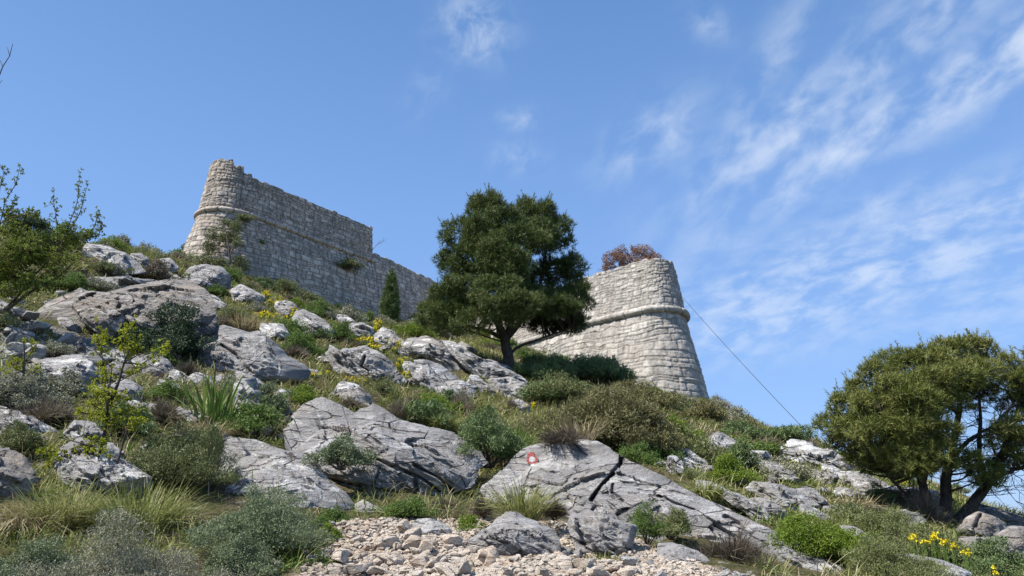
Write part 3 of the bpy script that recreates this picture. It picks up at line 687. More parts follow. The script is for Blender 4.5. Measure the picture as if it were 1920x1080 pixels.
R('flat broken ledge under the left ridge grass', [(100, 535), (150, 518), (210, 520), (300, 523), (335, 540), (250, 552), (140, 552)], 'rock_far', seed=73)
R('leaning grey rock beside yellow flowers under the long wall', [(545, 600), (555, 582), (567, 577), (590, 587), (612, 600), (632, 625), (620, 640), (565, 635)], 'rock_far', lean=.8, seed=79, front=.4)
R('small pale rock above the flat topped one in mid slope', [(628, 598), (632, 589), (648, 590), (674, 606), (668, 616), (640, 612)], 'rock_far', seed=83)
R('flat topped pale rock in the middle of the slope', [(634, 625), (655, 608), (680, 604), (700, 615), (704, 632), (675, 640), (645, 637)], 'rock_far', seed=89, lean=.8, front=.4)
R('grey rock just right of the flat topped one behind yellow flowers', [(698, 628), (717, 613), (740, 622), (752, 638), (748, 655), (710, 652)], 'rock_far', seed=97, front=.35)
R('jagged split outcrop in mid slope with dark fissure', [(606, 660), (620, 646), (637, 657), (663, 650), (687, 649), (712, 660), (732, 675), (748, 692), (762, 708), (745, 722), (700, 712), (655, 708), (625, 700), (612, 680)], 'rock_far', lean=.9, seed=101, front=.35, rough=1.2, cracks=[([(684, 668), (676, 684), (690, 690)], 3, .3)])
R('ridged white streaked outcrop left of the pine trunk', [(752, 650), (757, 634), (778, 630), (800, 626), (828, 638), (846, 660), (880, 680), (896, 698), (880, 712), (845, 705), (805, 675), (765, 660)], 'rock_far', lean=1.1, seed=103, front=.3, rough=1.1, c=(815, 662))
R('long white slab descending past the foot of the big pine', [(828, 638), (850, 638), (872, 656), (905, 674), (930, 680), (965, 698), (988, 715), (1010, 738), (985, 748), (945, 728), (905, 712), (870, 692), (842, 660)], 'rock_pale', lean=1.1, seed=107, front=.3, c=(915, 694))
R('low white streaked slab below the ridged outcrop', [(776, 675), (802, 673), (828, 681), (866, 707), (850, 728), (835, 735), (805, 740), (775, 742), (752, 722), (775, 706)], 'rock_pale', lean=1.1, seed=109, front=.3, rough=1.1)
R('small pale rock in heath above the huge fissured boulder', [(615, 742), (628, 727), (645, 722), (670, 721), (682, 735), (668, 748), (630, 750)], 'rock_pale', seed=113)
R('small grey stone block left of the huge fissured boulder', [(512, 778), (518, 765), (533, 761), (544, 770), (540, 790), (518, 790)], 'rock', seed=127, front=.5, lean=.5)
R('little pale rock among yellow flowers above the dark juniper', [(950, 768), (958, 750), (975, 748), (996, 762), (995, 778), (960, 780)], 'rock_pale', seed=131, front=.4)
R('small white rock in the heath of mid slope', [(797, 758), (800, 746), (815, 742), (822, 752), (815, 762)], 'rock_pale', seed=137)
R('white streaked rock at the left edge above the heath', [(45, 712), (60, 672), (100, 667), (150, 664), (175, 680), (195, 703), (180, 722), (140, 732), (75, 728)], 'rock_pale', lean=1.1, seed=139, front=.3, rough=1.1)
R('bright white rock between the sapling and the strap leaved plant', [(240, 675), (252, 662), (275, 665), (295, 661), (320, 678), (340, 705), (310, 715), (268, 702)], 'rock_pale', lean=.9, seed=149, front=.35)
R('grey rock behind the yellow green sapling stem', [(200, 735), (205, 716), (235, 712), (262, 725), (272, 748), (245, 762), (212, 755)], 'rock_pale', lean=.9, seed=151, front=.35)
R('low grey rock under the dry brown bush', [(270, 770), (275, 752), (300, 760), (335, 780), (320, 795), (280, 790)], 'rock', seed=157)
R('long white slab at the left edge beneath the heath', [(-40, 800), (-30, 755), (0, 758), (35, 768), (72, 786), (120, 812), (100, 830), (20, 822)], 'rock_pale', lean=1.0, seed=163, front=.25, c=(25, 795))
R('white rock beneath the lower branches of the sapling', [(118, 812), (140, 787), (178, 790), (200, 812), (180, 830), (135, 830)], 'rock_pale', seed=167)
R('large white lichen covered rock behind the bottom left grass', [(100, 860), (112, 838), (150, 818), (200, 838), (250, 872), (292, 900), (290, 935), (230, 950), (150, 940), (110, 905)], 'rock_pale', lean=1.0, seed=173, front=.3, rough=1.1)
R('dark streaked boulder cut off by the left edge', [(-60, 840), (0, 835), (28, 840), (52, 857), (68, 888), (60, 925), (25, 950), (-60, 960)], 'rock_brown', lean=.8, seed=179, front=.3, c=(5, 895))
R('low grey slab on the bottom edge left of the path', [(350, 1060), (380, 1044), (430, 1040), (485, 1052), (515, 1085), (500, 1120), (350, 1120)], 'rock', seed=181, Y0=7.0, lean=1.6, front=.15, rough=.6)
R('jumbled pale outcrop on the right skyline', [(1456, 850), (1462, 832), (1484, 824), (1515, 829), (1543, 837), (1577, 860), (1603, 875), (1616, 896), (1580, 900), (1540, 880), (1490, 868)], 'rock_far', lean=1.1, seed=191, front=.3, rough=1.2, c=(1530, 862))
R('small pale slab below the right skyline outcrop', [(1515, 895), (1522, 881), (1552, 884), (1580, 896), (1594, 912), (1560, 918), (1525, 912)], 'rock_far', seed=193)
R('long layered slab in the right meadow', [(1395, 915), (1405, 903), (1440, 905), (1467, 908), (1504, 921), (1545, 952), (1530, 968), (1485, 965), (1440, 945)], 'rock_far', lean=1.1, seed=197, front=.3, c=(1465, 935))
R('small rock left of the right pine in the green bush', [(1533, 965), (1540, 949), (1567, 946), (1597, 958), (1636, 978), (1610, 990), (1560, 980)], 'rock_far', seed=199)
R('squat pale rock in the right meadow near the skyline', [(1380, 862), (1384, 847), (1410, 844), (1442, 846), (1452, 862), (1430, 878), (1395, 876)], 'rock_far', seed=211)
R('pair of rounded pale stones under the skyline junipers', [(1308, 850), (1313, 833), (1332, 826), (1354, 837), (1354, 856), (1318, 860)], 'rock_far', seed=223, front=.45)
R('thin grey slab right above the marked boulder', [(1350, 930), (1356, 916), (1388, 926), (1436, 950), (1462, 985), (1430, 990), (1390, 960)], 'rock_far', seed=227, c=(1405, 952))
R('smooth pale slab rising at the bottom right', [(1670, 1050), (1684, 1034), (1716, 1040), (1768, 1050), (1818, 1070), (1840, 1110), (1740, 1120), (1690, 1100)], 'rock_pale', lean=1.5, seed=229, front=.2, rough=.5)
R('rounded brown grey boulder right of the right pine trunk', [(1786, 998), (1800, 978), (1820, 965), (1835, 958), (1865, 968), (1890, 980), (1895, 1000), (1870, 1015), (1810, 1015)], 'rock_brown', lean=.7, seed=233, front=.4, rough=.7, cracks=[([(1838, 968), (1825, 990), (1822, 1005)], 4, .2)])
R('big shaded slab at the bottom right corner', [(1780, 1030), (1800, 1006), (1860, 1008), (1890, 988), (1940, 985), (2000, 1000), (2000, 1080), (1900, 1080), (1820, 1060)], 'rock_brown', lean=.9, seed=239, front=.25, rough=.7, c=(1890, 1030))
R('low skyline rock at the far right edge', [(1820, 955), (1835, 945), (1868, 953), (1916, 968), (1960, 985), (1930, 1000), (1860, 985)], 'rock_far', lean=1.2, seed=241, front=.3)
R('grey ledge behind the right pine trunks', [(1560, 935), (1580, 925), (1620, 920), (1668, 915), (1716, 911), (1762, 920), (1770, 955), (1715, 962), (1640, 950)], 'rock_far', lean=1.1, seed=251, front=.25, rough=1.1, c=(1670, 937))
R('small grey rocks in front of the right pine roots', [(1660, 975), (1668, 960), (1690, 956), (1724, 960), (1742, 975), (1720, 990), (1685, 988)], 'rock_far', seed=257, front=.35)
R('white rubble heap right of the big juniper', [(1244, 880), (1254, 852), (1268, 853), (1282, 868), (1284, 890), (1258, 895)], 'rock_pale', seed=263, rough=1.3, front=.4)
R('small white rock in grass above the marked boulder', [(1308, 885), (1318, 871), (1340, 873), (1350, 888), (1330, 897)], 'rock_pale', seed=269, rough=1.3, front=.4)
R('little pointed grey rock in the left scree', [(133, 655), (142, 640), (154, 634), (164, 648), (162, 662), (140, 664)], 'rock_brown', seed=271, front=.5, lean=.5)
R('pale rounded rock in the flower patch on the right slope', [(1438, 905), (1445, 885), (1460, 882), (1464, 900), (1455, 912)], 'rock_far', seed=277, front=.4)

# relation labels: where a small thing lies, told by the nearest distinct rock
import re
def _ref(l):
    w = re.split(r' (?:carrying|left of|right of|with|under|beside|at|below|above|behind|in|between|near|on|wedged|cut|reaching|descending|before|just) ', l)[0]
    return w
_refs = [_ref(r_[0]['label']) for r_ in ROCKS]
REF = []
for r_, w in zip(ROCKS, _refs):
    t_ = w if _refs.count(w) == 1 else r_[0]['label']
    if len(t_.split()) <= 6:
        u_, v_ = proj(r_[0].matrix_basis.translation); us_, vs_ = proj(np.array([q.co for q in r_[1].vertices][::9])+r_[2]); REF.append((float(us_.mean()), float(vs_.mean()), float(np.ptp(us_))/2, float(np.ptp(vs_))/2, t_))
def autolabel(kind, u, v):
    b = min(REF, key=lambda r_: math.hypot(max(0, abs(u-r_[0])-r_[2]), 1.4*max(0, abs(v-r_[1])-r_[3]))); du, dv = (u-b[0])/b[2], (v-b[1])/b[3]
    if max(abs(du), abs(dv)) < .7: rel = 'against'
    elif abs(du) > abs(dv): rel = 'right of' if du > 0 else 'left of'
    else: rel = 'below' if dv > 0 else 'above'
    return ' '.join((kind+' '+rel+' the '+b[4]).split()[:16])
rng = np.random.default_rng(31); seen = set()
for (u0, u1, v0, v1, n_, mt) in ((0, 440, 560, 730, 40, 'rock_pale'), (120, 420, 480, 560, 10, 'rock_far'), (430, 1000, 570, 760, 38, 'rock_far'), (1240, 1640, 830, 980, 36, 'rock_far'), (0, 560, 720, 850, 18, 'rock_pale'), (1230, 1750, 960, 1060, 8, 'rock_far')):
    for k in range(n_):
        u = rng.uniform(u0, u1); v = rng.uniform(v0, v1)
        if hit(u, v-12) is None or (u > 900 and u < 1600 and abs(v-(900+(u-1130)*.4)) < 60): continue
        a_ = rng.uniform(14, 38)*(1.2 if v > 700 else 1); b_ = a_*rng.uniform(.32, .6); tl = .42; m_ = int(rng.integers(7, 10)); pg = []
        for q in range(m_):
            th = 2*math.pi*q/m_+rng.uniform(-.2, .2); r1 = rng.uniform(.75, 1.15); x_ = math.cos(th)*a_*r1; y_ = math.sin(th)*b_*r1; pg.append((u+x_*math.cos(tl)-y_*math.sin(tl), v+x_*math.sin(tl)+y_*math.cos(tl)))
        lab = autolabel('small half buried rock', u, v)
        if lab in seen: lab = autolabel('low partly overgrown rock', u, v)
        if lab in seen: lab = autolabel('jagged weathered pale rock', u, v)
        if lab in seen: lab = autolabel('long tilted rock', u, v)
        if lab in seen: continue
        seen.add(lab); R(lab, pg, mt, lean=1.1, seed=400+len(ROCKS), front=.4, name='rock', cat='rock')

# trail mark painted on the boulder: conforming patches
o, me, org = ROCKS[0]
bvh = BVHTree.FromPolygons([tuple(v.co) for v in me.vertices], [tuple(p.vertices) for p in me.polygons])
def on_rock(u, v, off):
    d = Vector(ray(u, v)).normalized(); orig = Vector((0, 0, CZ))-Vector(org)
    loc, n, idx, dist = bvh.ray_cast(orig, d)
    return None if loc is None else loc-d*off
def patch(name, mat, ins, off, box, st=.9):
    us = np.arange(box[0], box[2], st); vs = np.arange(box[1], box[3], st); ids = {}; V = []; Fc = []
    def vid(a, b):
        if (a, b) not in ids:
            p = on_rock(us[a], vs[b], off); V.append(tuple(p)); ids[(a, b)] = len(V)-1
        return ids[(a, b)]
    for a in range(len(us)-1):
        for b in range(len(vs)-1):
            if ins(us[a]+st/2, vs[b]+st/2): Fc.append((vid(a, b), vid(a+1, b), vid(a+1, b+1), vid(a, b+1)))
    m = bpy.data.meshes.new(name); m.from_pydata(V, [], Fc); m.materials.append(M[mat])
    for p in m.polygons: p.use_smooth = True
    return link(m, name, marked)
cu, cv = 997.5, 861.0
def wob(u, v): return 1+.10*math.sin(3*math.atan2(v-cv, u-cu)+1)+.05*math.sin(7*math.atan2(v-cv, u-cu))
ell = lambda u, v, a, b: ((u-cu)/a)**2+((v-cv)/b)**2 < wob(u, v)
pr_ = patch('painted_ring', 'red', lambda u, v: (ell(u, v, 11, 9.2) and not ell(u, v, 6.0, 5.2)) or (993.5+(v-846)*.1 < u < 1001.5 and 847 < v < 854) or (989 < u < 1000 and 850 < v < 854), .012, (980, 842, 1014, 874))
pr_['label'] = 'red painted ring with a short stub on top'
pw_ = patch('painted_dot', 'white', lambda u, v: ell(u, v, 6.0, 5.2) or (994 < u < 1002 and 870 < v < 874 and math.sin(u*3) > -.6), .012, (984, 850, 1011, 876))
pw_['label'] = 'white painted centre of the mark'

# ------------------------------------------------------------------ loose stones
def stone_mesh(seed, mat, sub=2):
    rng = np.random.default_rng(seed)
    bm = bmesh.new(); bmesh.ops.create_icosphere(bm, subdivisions=sub+1, radius=1)
    V = np.array([v.co for v in bm.verts]); 
    for k in range(11):
        n = nrm(rng.normal(size=3)); d = rng.uniform(.42, .78); ex = np.maximum(0, V@n-d); V = V-ex[:, None]*n
    V = V*np.array([1, rng.uniform(.6, .95), rng.uniform(.45, .75)]); V += .03*fbm(V*3+seed, 2, seed)[:, None]*V
    for v, c in zip(bm.verts, V): v.co = c
    me = bpy.data.meshes.new('stone'); bm.to_mesh(me); bm.free(); me.materials.append(mat); return me
tan_m = [stone_mesh(s, M['stone_tan']) for s in range(10)]; wht_m = [stone_mesh(40+s, M['stone_white']) for s in range(8)]; gry_m = [stone_mesh(80+s, M['rock_far']) for s in range(8)]
def put_stone(me, x, y, r, rng, label, group, sink=.08, name='stone', rng_max=.3, short='loose stone'):
    o = bpy.data.objects.new(name, me); col.objects.link(o); o.scale = (r, r*rng.uniform(.8, 1.1), r*rng.uniform(.8, 1.1))
    o.location = (x, y, float(hz(x, y))+r*(.55-sink)); o.rotation_euler = (rng.uniform(-.5, .5), rng.uniform(-.5, .5), rng.uniform(0, 6.3)); u_, v_ = proj(np.array([x, y, float(hz(x, y))])); sz_ = 'large' if r > .7*rng_max else ('medium' if r > .45*rng_max else 'small'); tag(o, autolabel(sz_+' '+short, u_, v_), 'stone', group); return o
rng = np.random.default_rng(5)
def scatter(poly, n, sizes, meshes, label, group, seed, maxtry=40, Ymax=60, name='stone'):
    rng = np.random.default_rng(seed); us = [p[0] for p in poly]; vs = [p[1] for p in poly]; k = 0; out = []
    # sample on the ground itself
    c = [P(u, v, hitY(u, min(v, 1110))) for u, v in poly]; xs = [p[0] for p in c]; ys = [p[1] for p in c]
    for _ in range(n*maxtry):
        if k >= n: break
        x = rng.uniform(min(xs), max(xs)); y = rng.uniform(min(ys)-.3, max(ys)+.3); z = float(hz(x, y)); u, v = proj(np.array([x, y, z]))
        if not inpoly(u, v, poly) or any(bool(inpoly(u, v, RPOLY[q_][0])) for q_ in (4, 5, 6, 7)): continue
        r = sizes[0]+(sizes[1]-sizes[0])*rng.random()**2.2
        put_stone(meshes[rng.integers(len(meshes))], x, y, r, rng, label, group, name=name, rng_max=sizes[1], short={0: 'tan rubble stone', 1: 'white loose stone', 2: 'grey loose stone'}[0 if meshes is tan_m else 1 if meshes is wht_m else 2]); k += 1
scatter([(650, 985), (760, 988), (870, 1000), (1060, 1030), (1190, 1090), (600, 1090), (620, 1040)], 130, (.045, .15), tan_m, 'angular tan limestone rubble stone lying loose on the path', 'tan rubble stones on the path', 1)
scatter([(1000, 1040), (1180, 1040), (1300, 1062), (1420, 1076), (1450, 1100), (1000, 1100)], 46, (.035, .10), wht_m, 'angular white stone on the lower right part of the path', 'white stones on the path', 2)
scatter([(560, 985), (665, 985), (650, 1040), (600, 1080), (480, 1085), (540, 1030)], 22, (.03, .10), wht_m, 'white stone half hidden in weeds left of the path', 'white stones left of the path', 3)
scatter([(440, 785), (540, 780), (560, 830), (500, 835), (440, 815)], 18, (.06, .20), tan_m, 'pinkish broken stone in the pile left of the huge boulder', 'pinkish stones in the pile', 4)
scatter([(-10, 590), (60, 600), (150, 660), (230, 690), (240, 715), (140, 680), (-10, 690)], 50, (.10, .40), gry_m, 'grey broken scree stone on the left slope', 'grey scree stones on the left slope', 6)
scatter([(1370, 895), (1560, 880), (1640, 960), (1560, 990), (1400, 930)], 12, (.05, .2), gry_m, 'small pale stone scattered in the right meadow', 'stones in the right meadow', 7)
scatter([(600, 600), (900, 640), (980, 740), (800, 760), (560, 730)], 16, (.08, .3), gry_m, 'small pale stone lying in the grass of the middle slope', 'stones in the middle slope', 8)
scatter([(1000, 935), (1200, 1000), (1210, 1035), (1040, 1030)], 10, (.03, .08), wht_m, 'tiny white stone between the boulders by the path', 'tiny stones between boulders', 9)
scatter([(120, 450), (330, 500), (420, 560), (100, 560)], 7, (.1, .3), gry_m, 'small pale stone on the upper left ridge', 'stones on the left ridge', 10)
# fine gravel: nobody could count it
ac = Acc(); rng = np.random.default_rng(12)
bm = bmesh.new(); bmesh.ops.create_icosphere(bm, subdivisions=1, radius=1); iv = np.array([v.co for v in bm.verts]); it = np.array([[v.index for v in f.verts] for f in bm.faces]); bm.free()
X = rng.uniform(-2.2, 3.2, 26000); Y = rng.uniform(6.2, 9.9, 26000); Z = hz(X, Y); u, v = proj(np.stack([X, Y, Z], 1)); m = inpoly(u, v, PATH) & ~inpoly(u, v, RPOLY[5][0]) & ~inpoly(u, v, RPOLY[6][0]); X, Y, Z = X[m], Y[m], Z[m]
n = len(X); r = .008+.045*rng.random(n)**3
for k in range(6):
    sel = np.arange(n) % 6 == k; shp = iv*(1+.35*rng.normal(size=(len(iv), 1)))*np.array([1, .8, .6]); nn = sel.sum()
    a_ = rng.uniform(0, 6.3, nn); c_, s_ = np.cos(a_), np.sin(a_)
    vx = shp[None, :, 0]*c_[:, None]-shp[None, :, 1]*s_[:, None]; vy = shp[None, :, 0]*s_[:, None]+shp[None, :, 1]*c_[:, None]
    V = np.stack([vx, vy, np.broadcast_to(shp[None, :, 2], vx.shape)], -1)*r[sel][:, None, None]+np.stack([X, Y, Z+r*.3], 1)[sel][:, None]
    T = (it[None]+(np.arange(nn)*len(iv))[:, None, None]).reshape(-1, 3); ac.add(V.reshape(-1, 3), None, T)
g = ac.build('gravel', M['stone_tan'], smooth=False); g['kind'] = 'stuff'; g['label'] = 'fine pale gravel between the rubble on the path'; g['category'] = 'gravel'

# ------------------------------------------------------------------ shrubs
UP = np.array([0, 0, 1.0])
def shrub_mesh(w, h, kind, seed, leafpx, dens=1.0, mat=None, dmul=1.0):
    """bush of width w and height h standing at the origin: foliage and stems as two accumulators"""
    rng = np.random.default_rng(seed); fo = Acc(); st = Acc()
    nl = int(rng.integers(20, 30)); lobes = []
    for k in range(nl):
        a = rng.uniform(0, 2*math.pi); e = rng.uniform(-.05, 1.0)**.8 if k else 1.0; e = max(e if not isinstance(e, complex) else .1, 0)
        rr = math.sqrt(max(0, 1-e*e))*rng.uniform(.6, 1.0)
        lr = rng.uniform(.12, .34)
        c = np.array([math.cos(a)*rr*.5*w*.86, math.sin(a)*rr*.5*w*.86, h*(.14+.60*e*rng.uniform(.75, 1))])
        lobes.append((c, np.array([lr*w*.62, lr*w*.62, lr*min(h*.9, w*.6)]), rng.random()))
    for q in range(int(rng.integers(5, 10))):
        a = rng.uniform(0, 6.3); rr = rng.uniform(.42, .66); lr = rng.uniform(.10, .2); lobes.append((np.array([math.cos(a)*rr*w, math.sin(a)*rr*w, h*rng.uniform(.05, .3)]), np.array([lr*w, lr*w, lr*w*.7]), rng.random()))
    ph = rng.uniform(0, 6.3); lobes = [(c*np.array([1, 1, .78+.26*math.sin(ph+2.2*math.atan2(c[1], c[0]))+.14*math.sin(ph*2+5*math.atan2(c[1], c[0]))]), r_, t_) for c, r_, t_ in lobes]
    for c, r_, tn in list(lobes):
        for q in range(3):
            d_ = nrm(rng.normal(size=3)+UP*.5); lobes.append((c+d_*r_*1.0, r_*rng.uniform(.22, .42), min(1, tn+.15*rng.normal()))); 
    nl = len(lobes)
    area = sum(4*math.pi*(l[1].mean()**2) for l in lobes); nleaf = int(np.clip(area/(leafpx**2)*1.0*dens, 300, 60000))
    p = np.array([l[1].mean()**2 for l in lobes]); idx = rng.choice(nl, nleaf, p=p/p.sum())
    D = nrm(rng.normal(size=(nleaf, 3))+UP*.25); C = np.array([l[0] for l in lobes])[idx]; Rr = np.array([l[1] for l in lobes])[idx]; lt = np.array([l[2] for l in lobes])[idx]
    rad = rng.uniform(.4, 1.12, nleaf)**.6*(1+.45*vnoise(D*2.6+idx[:, None]*3.1, seed))
    Pt = C+D*Rr*rad[:, None]; Pt = Pt[Pt[:, 2] > .01*h]; k = len(Pt)
    D = D[:k]; tint = np.clip(.22+.34*lt[:k]+.35*rng.random(k)+.15*vnoise(Pt/w*5, seed+2), 0, 1)
    if kind == 'leaf': leaves(fo, Pt, D+.9*rng.normal(size=(k, 3)), leafpx*rng.uniform(.8, 1.5, k), leafpx*.62, rng, tint)
    elif kind == 'fine': leaves(fo, Pt, D+.6*UP+.45*rng.normal(size=(k, 3)), leafpx*rng.uniform(1.2, 2.4, k), leafpx*.34, rng, tint)
    elif kind == 'spike': needles(fo, Pt, D+.25*UP+.35*rng.normal(size=(k, 3)), leafpx*rng.uniform(1.5, 3, k), leafpx*.42, rng, tint)
    elif kind == 'twig':
        n2 = int(k*.42); b = Pt[:n2]*np.array([.25, .25, 0]); b = b+(Pt[:n2]-b)*rng.uniform(0, .6, n2)[:, None]
        needles(fo, b, (Pt[:n2]-b)+.10*w*rng.normal(size=(n2, 3)), np.linalg.norm(Pt[:n2]-b, axis=1)*.5+leafpx*2.5, leafpx*.30, rng, tint[:n2])
    if kind in ('leaf', 'fine', 'spike'):       # sprigs that break the outline
        top = rng.choice(k, min(k, 60)); 
        for q in top[:36]:
            if rng.random() < .95:
                d = nrm(D[q]+.5*UP+.3*rng.normal(size=3)); L = w*rng.uniform(.06, .18); pp = Pt[q]+d*np.linspace(0, L, 9)[:, None]
                leaves(fo, pp, nrm(d+.9*rng.normal(size=(9, 3))), leafpx*1.1, leafpx*.5, rng, np.full(9, .8))
    for c, r_, _ in lobes[:16]:
        b = np.array([rng.normal()*.04*w, rng.normal()*.04*w, -.12*h]); mid = (b+c)/2+rng.normal(size=3)*.05*w
        tt = np.linspace(0, 1, 6)[:, None]; pth = b*(1-tt)**2+2*mid*tt*(1-tt)+c*tt*tt
        st.tube(pth, np.linspace(.016, .005, 6)*max(w, .3), 5)
        for q in range(4):
            e = c+nrm(rng.normal(size=3))*r_*.95; st.tube(np.stack([pth[3], (pth[3]+e)/2+rng.normal(size=3)*.03*w, e]), np.array([.006, .004, .002])*max(w, .3), 3)
    return fo, st
def shrub(label, u, vb, wpx, hpx, mat, kind='leaf', seed=1, dens=1.0, lp=3.0, stem='twig', Y=None, cat='shrub', name='shrub', squash=1.0, ymul=1.0):
    Yd = (Y or hitY(u, min(vb, 1135)))*ymul; base = P(u, vb, Yd)
    if Y is None: base[2] = min(base[2], float(hz(base[0], base[1])))
    w = wpx*Yd/F; h = hpx*Yd/F*1.02
    fo, st = shrub_mesh(w, h, kind, seed, lp*Yd/F*1.3, dens)
    r = empty(name, base); tag(r, label, cat)
    fo.build('foliage', M[mat], r, smooth=False); st.build('stems', M[stem], r)
    return r
S = shrub
S('dark glossy round bush leaning on the brown outcrop', 308, 672, 135, 128, 'dark', 'leaf', 1, lp=2.8)
S('small blue green feathery bush below the pyramid boulder', 500, 782, 76, 78, 'teal', 'spike', 2, lp=2.6)
S('wide olive juniper spreading over the white slab', 340, 880, 200, 130, 'olive', 'fine', 3, lp=2.8, ymul=.95)
S('big grey green cushion bush at the foot of the pale slab', 490, 1002, 190, 118, 'teal', 'fine', 4, lp=2.8, ymul=.93)
S('large silvery cushion bush on the bottom edge', 245, 1110, 300, 150, 'grey', 'fine', 5, lp=2.8, ymul=.93)
S('dark blue green bush in the bottom left corner', 45, 1115, 200, 148, 'teal', 'leaf', 6, lp=2.6, ymul=.93)
S('low grey green tuft between the cushion bush and the path', 440, 1045, 130, 70, 'teal', 'leaf', 61, lp=2.4, ymul=.93)
S('blue green leafy bush growing on the huge boulder', 640, 872, 92, 68, 'teal', 'leaf', 7, lp=2.8, Y=10.6)
S('dark green juniper right of the huge fissured boulder', 912, 862, 145, 112, 'juniper_green', 'spike', 8, lp=2.7, Y=12.3)
S('large brownish juniper in front of the round tower', 1130, 835, 235, 125, 'juniper', 'spike', 9, lp=2.7, Y=17)
S('right half of the brown juniper mass above the marked boulder', 1215, 850, 130, 100, 'juniper', 'spike', 10, lp=2.7, Y=16.5)
S('dark dense shrub at the foot of the round tower', 1122, 718, 145, 76, 'juniper_green', 'spike', 11, lp=2.6, Y=30)
S('dark green shrub right of the big pine trunk', 1035, 722, 100, 60, 'juniper_green', 'leaf', 12, lp=2.4, Y=27)
S('low green bush in front of the dark tower shrub', 1060, 750, 120, 50, 'olive', 'leaf', 13, lp=2.4, Y=24)
S('irregular dark shrub between the big pine trunk and the tower foot', 1005, 712, 95, 52, 'juniper_green', 'spike', 62, lp=2.5, Y=29)
S('brownish juniper spreading below the round tower wall', 1190, 770, 130, 62, 'juniper', 'spike', 63, lp=2.5, Y=26)
S('juniper at the right foot of the round tower', 1250, 790, 100, 58, 'juniper_green', 'spike', 14, lp=2.5, Y=32)
S('skyline juniper just right of the round tower', 1315, 790, 80, 42, 'juniper', 'spike', 15, lp=2.4)
S('low skyline juniper in the middle of the right ridge', 1385, 812, 90, 30, 'juniper', 'spike', 16, lp=2.4)
S('rightmost low dark juniper on the skyline', 1462, 826, 90, 28, 'juniper_green', 'spike', 17, lp=2.4)
S('young bright green conifer like shrub before the marked boulder', 1212, 1012, 62, 98, 'mid', 'fine', 18, lp=2.8, Y=8.9)
S('sprawling green branch of juniper right of the young shrub', 1262, 1005, 80, 50, 'olive', 'fine', 19, lp=2.6, Y=9.0)
S('dark bare twiggy bush at the bottom right of the marked boulder', 1385, 1085, 230, 110, 'heath_dark', 'twig', 20, lp=2.6, Y=8.6, dens=2.6)
S('bright green leafy bush on the right slope', 1515, 1040, 165, 88, 'bright', 'leaf', 21, lp=2.6)
S('bright green bush arm reaching toward the right pine', 1600, 1060, 110, 62, 'bright', 'leaf', 22, lp=2.6)
S('olive brown cushion bush on the bottom edge at right', 1660, 1095, 150, 86, 'olive', 'fine', 23, lp=2.6)
S('green weeds under the right pine with yellow flowers', 1740, 1045, 120, 60, 'olive', 'leaf', 24, lp=2.4)
S('grassy green shrub before the right pine roots', 1660, 1010, 110, 56, 'olive', 'fine', 25, lp=2.4)
S('dark bush in the bottom right corner', 1875, 1095, 140, 76, 'juniper_green', 'leaf', 26, lp=2.6)
S('bright green herb right of the big juniper', 1262, 828, 76, 48, 'bright', 'leaf', 27, lp=2.4, Y=19)
S('yellow green shrub in the right meadow above the marked boulder', 1365, 905, 70, 66, 'bright', 'leaf', 28, lp=2.4)
S('dark twiggy heath on top of the marked boulder', 1055, 832, 120, 40, 'heath_dark', 'twig', 29, lp=2.6, Y=11.6, dens=.6)
S('grey brown heath at the left edge above the white slab', 85, 795, 150, 75, 'heath', 'twig', 30, lp=2.6)
S('grey green heath at the left edge', 25, 770, 110, 70, 'grey', 'leaf', 31, lp=2.4)
S('olive bush at the left edge on the white slab', 30, 850, 90, 62, 'olive', 'fine', 32, lp=2.6)
S('brown dry bush between sapling and strap leaved plant', 305, 788, 80, 58, 'heath', 'twig', 33, lp=2.6)
S('purplish heath above the huge fissured boulder', 742, 790, 80, 52, 'heath', 'twig', 34, lp=2.6)
S('greyish heath left above the huge boulder', 655, 765, 60, 30, 'heath', 'twig', 35, lp=2.6)
S('olive bush between the heath and the low white slab', 722, 745, 50, 48, 'olive', 'fine', 36, lp=2.4)
S('dry shrub below the long white slab', 860, 770, 60, 50, 'heath', 'twig', 37, lp=2.4)
S('dark green bushlet below the low white slab', 840, 760, 40, 36, 'juniper_green', 'leaf', 38, lp=2.4)
S('dark shrub on the left skyline behind the leafy tree', 55, 428, 70, 34, 'dark', 'leaf', 39, lp=2.2, Y=27.5)
S('grey green shrub on the left skyline', 195, 474, 50, 30, 'olive', 'leaf', 40, lp=2.2)
S('reddish olive shrub on the left ridge below the skyline', 290, 525, 60, 44, 'heath', 'fine', 41, lp=2.2)
S('olive shrub on the left ridge right of the leafy tree', 205, 515, 60, 32, 'olive', 'leaf', 42, lp=2.2)
S('low green plant under the left skyline outcrop', 130, 545, 80, 34, 'mid', 'leaf', 43, lp=2.2)
S('grey green plant above the brown outcrop', 185, 550, 90, 28, 'grey', 'leaf', 44, lp=2.2)
S('small green cushion on the pale rock by the bastion', 338, 540, 26, 20, 'mid', 'leaf', 45, lp=2.2)
S('dark shrub at the foot of the long wall', 605, 572, 42, 22, 'dark', 'leaf', 46, lp=2.2)
S('pale green scree plant below the brown outcrop', 100, 668, 80, 28, 'grey', 'leaf', 47, lp=2.4)
S('brown heath at the right foot of the brown outcrop', 350, 700, 70, 60, 'heath_dark', 'twig', 48, lp=2.4, ymul=.97)
S('light green ground herb left of the huge boulder', 560, 762, 90, 40, 'bright', 'leaf', 49, lp=2.4)
S('leafy green weed left of the rubble path', 618, 1030, 44, 58, 'bright', 'leaf', 50, lp=2.6, Y=8.3)
S('green weed at the bottom edge left of the path', 600, 1085, 60, 46, 'mid', 'leaf', 51, lp=2.6, Y=7.2)
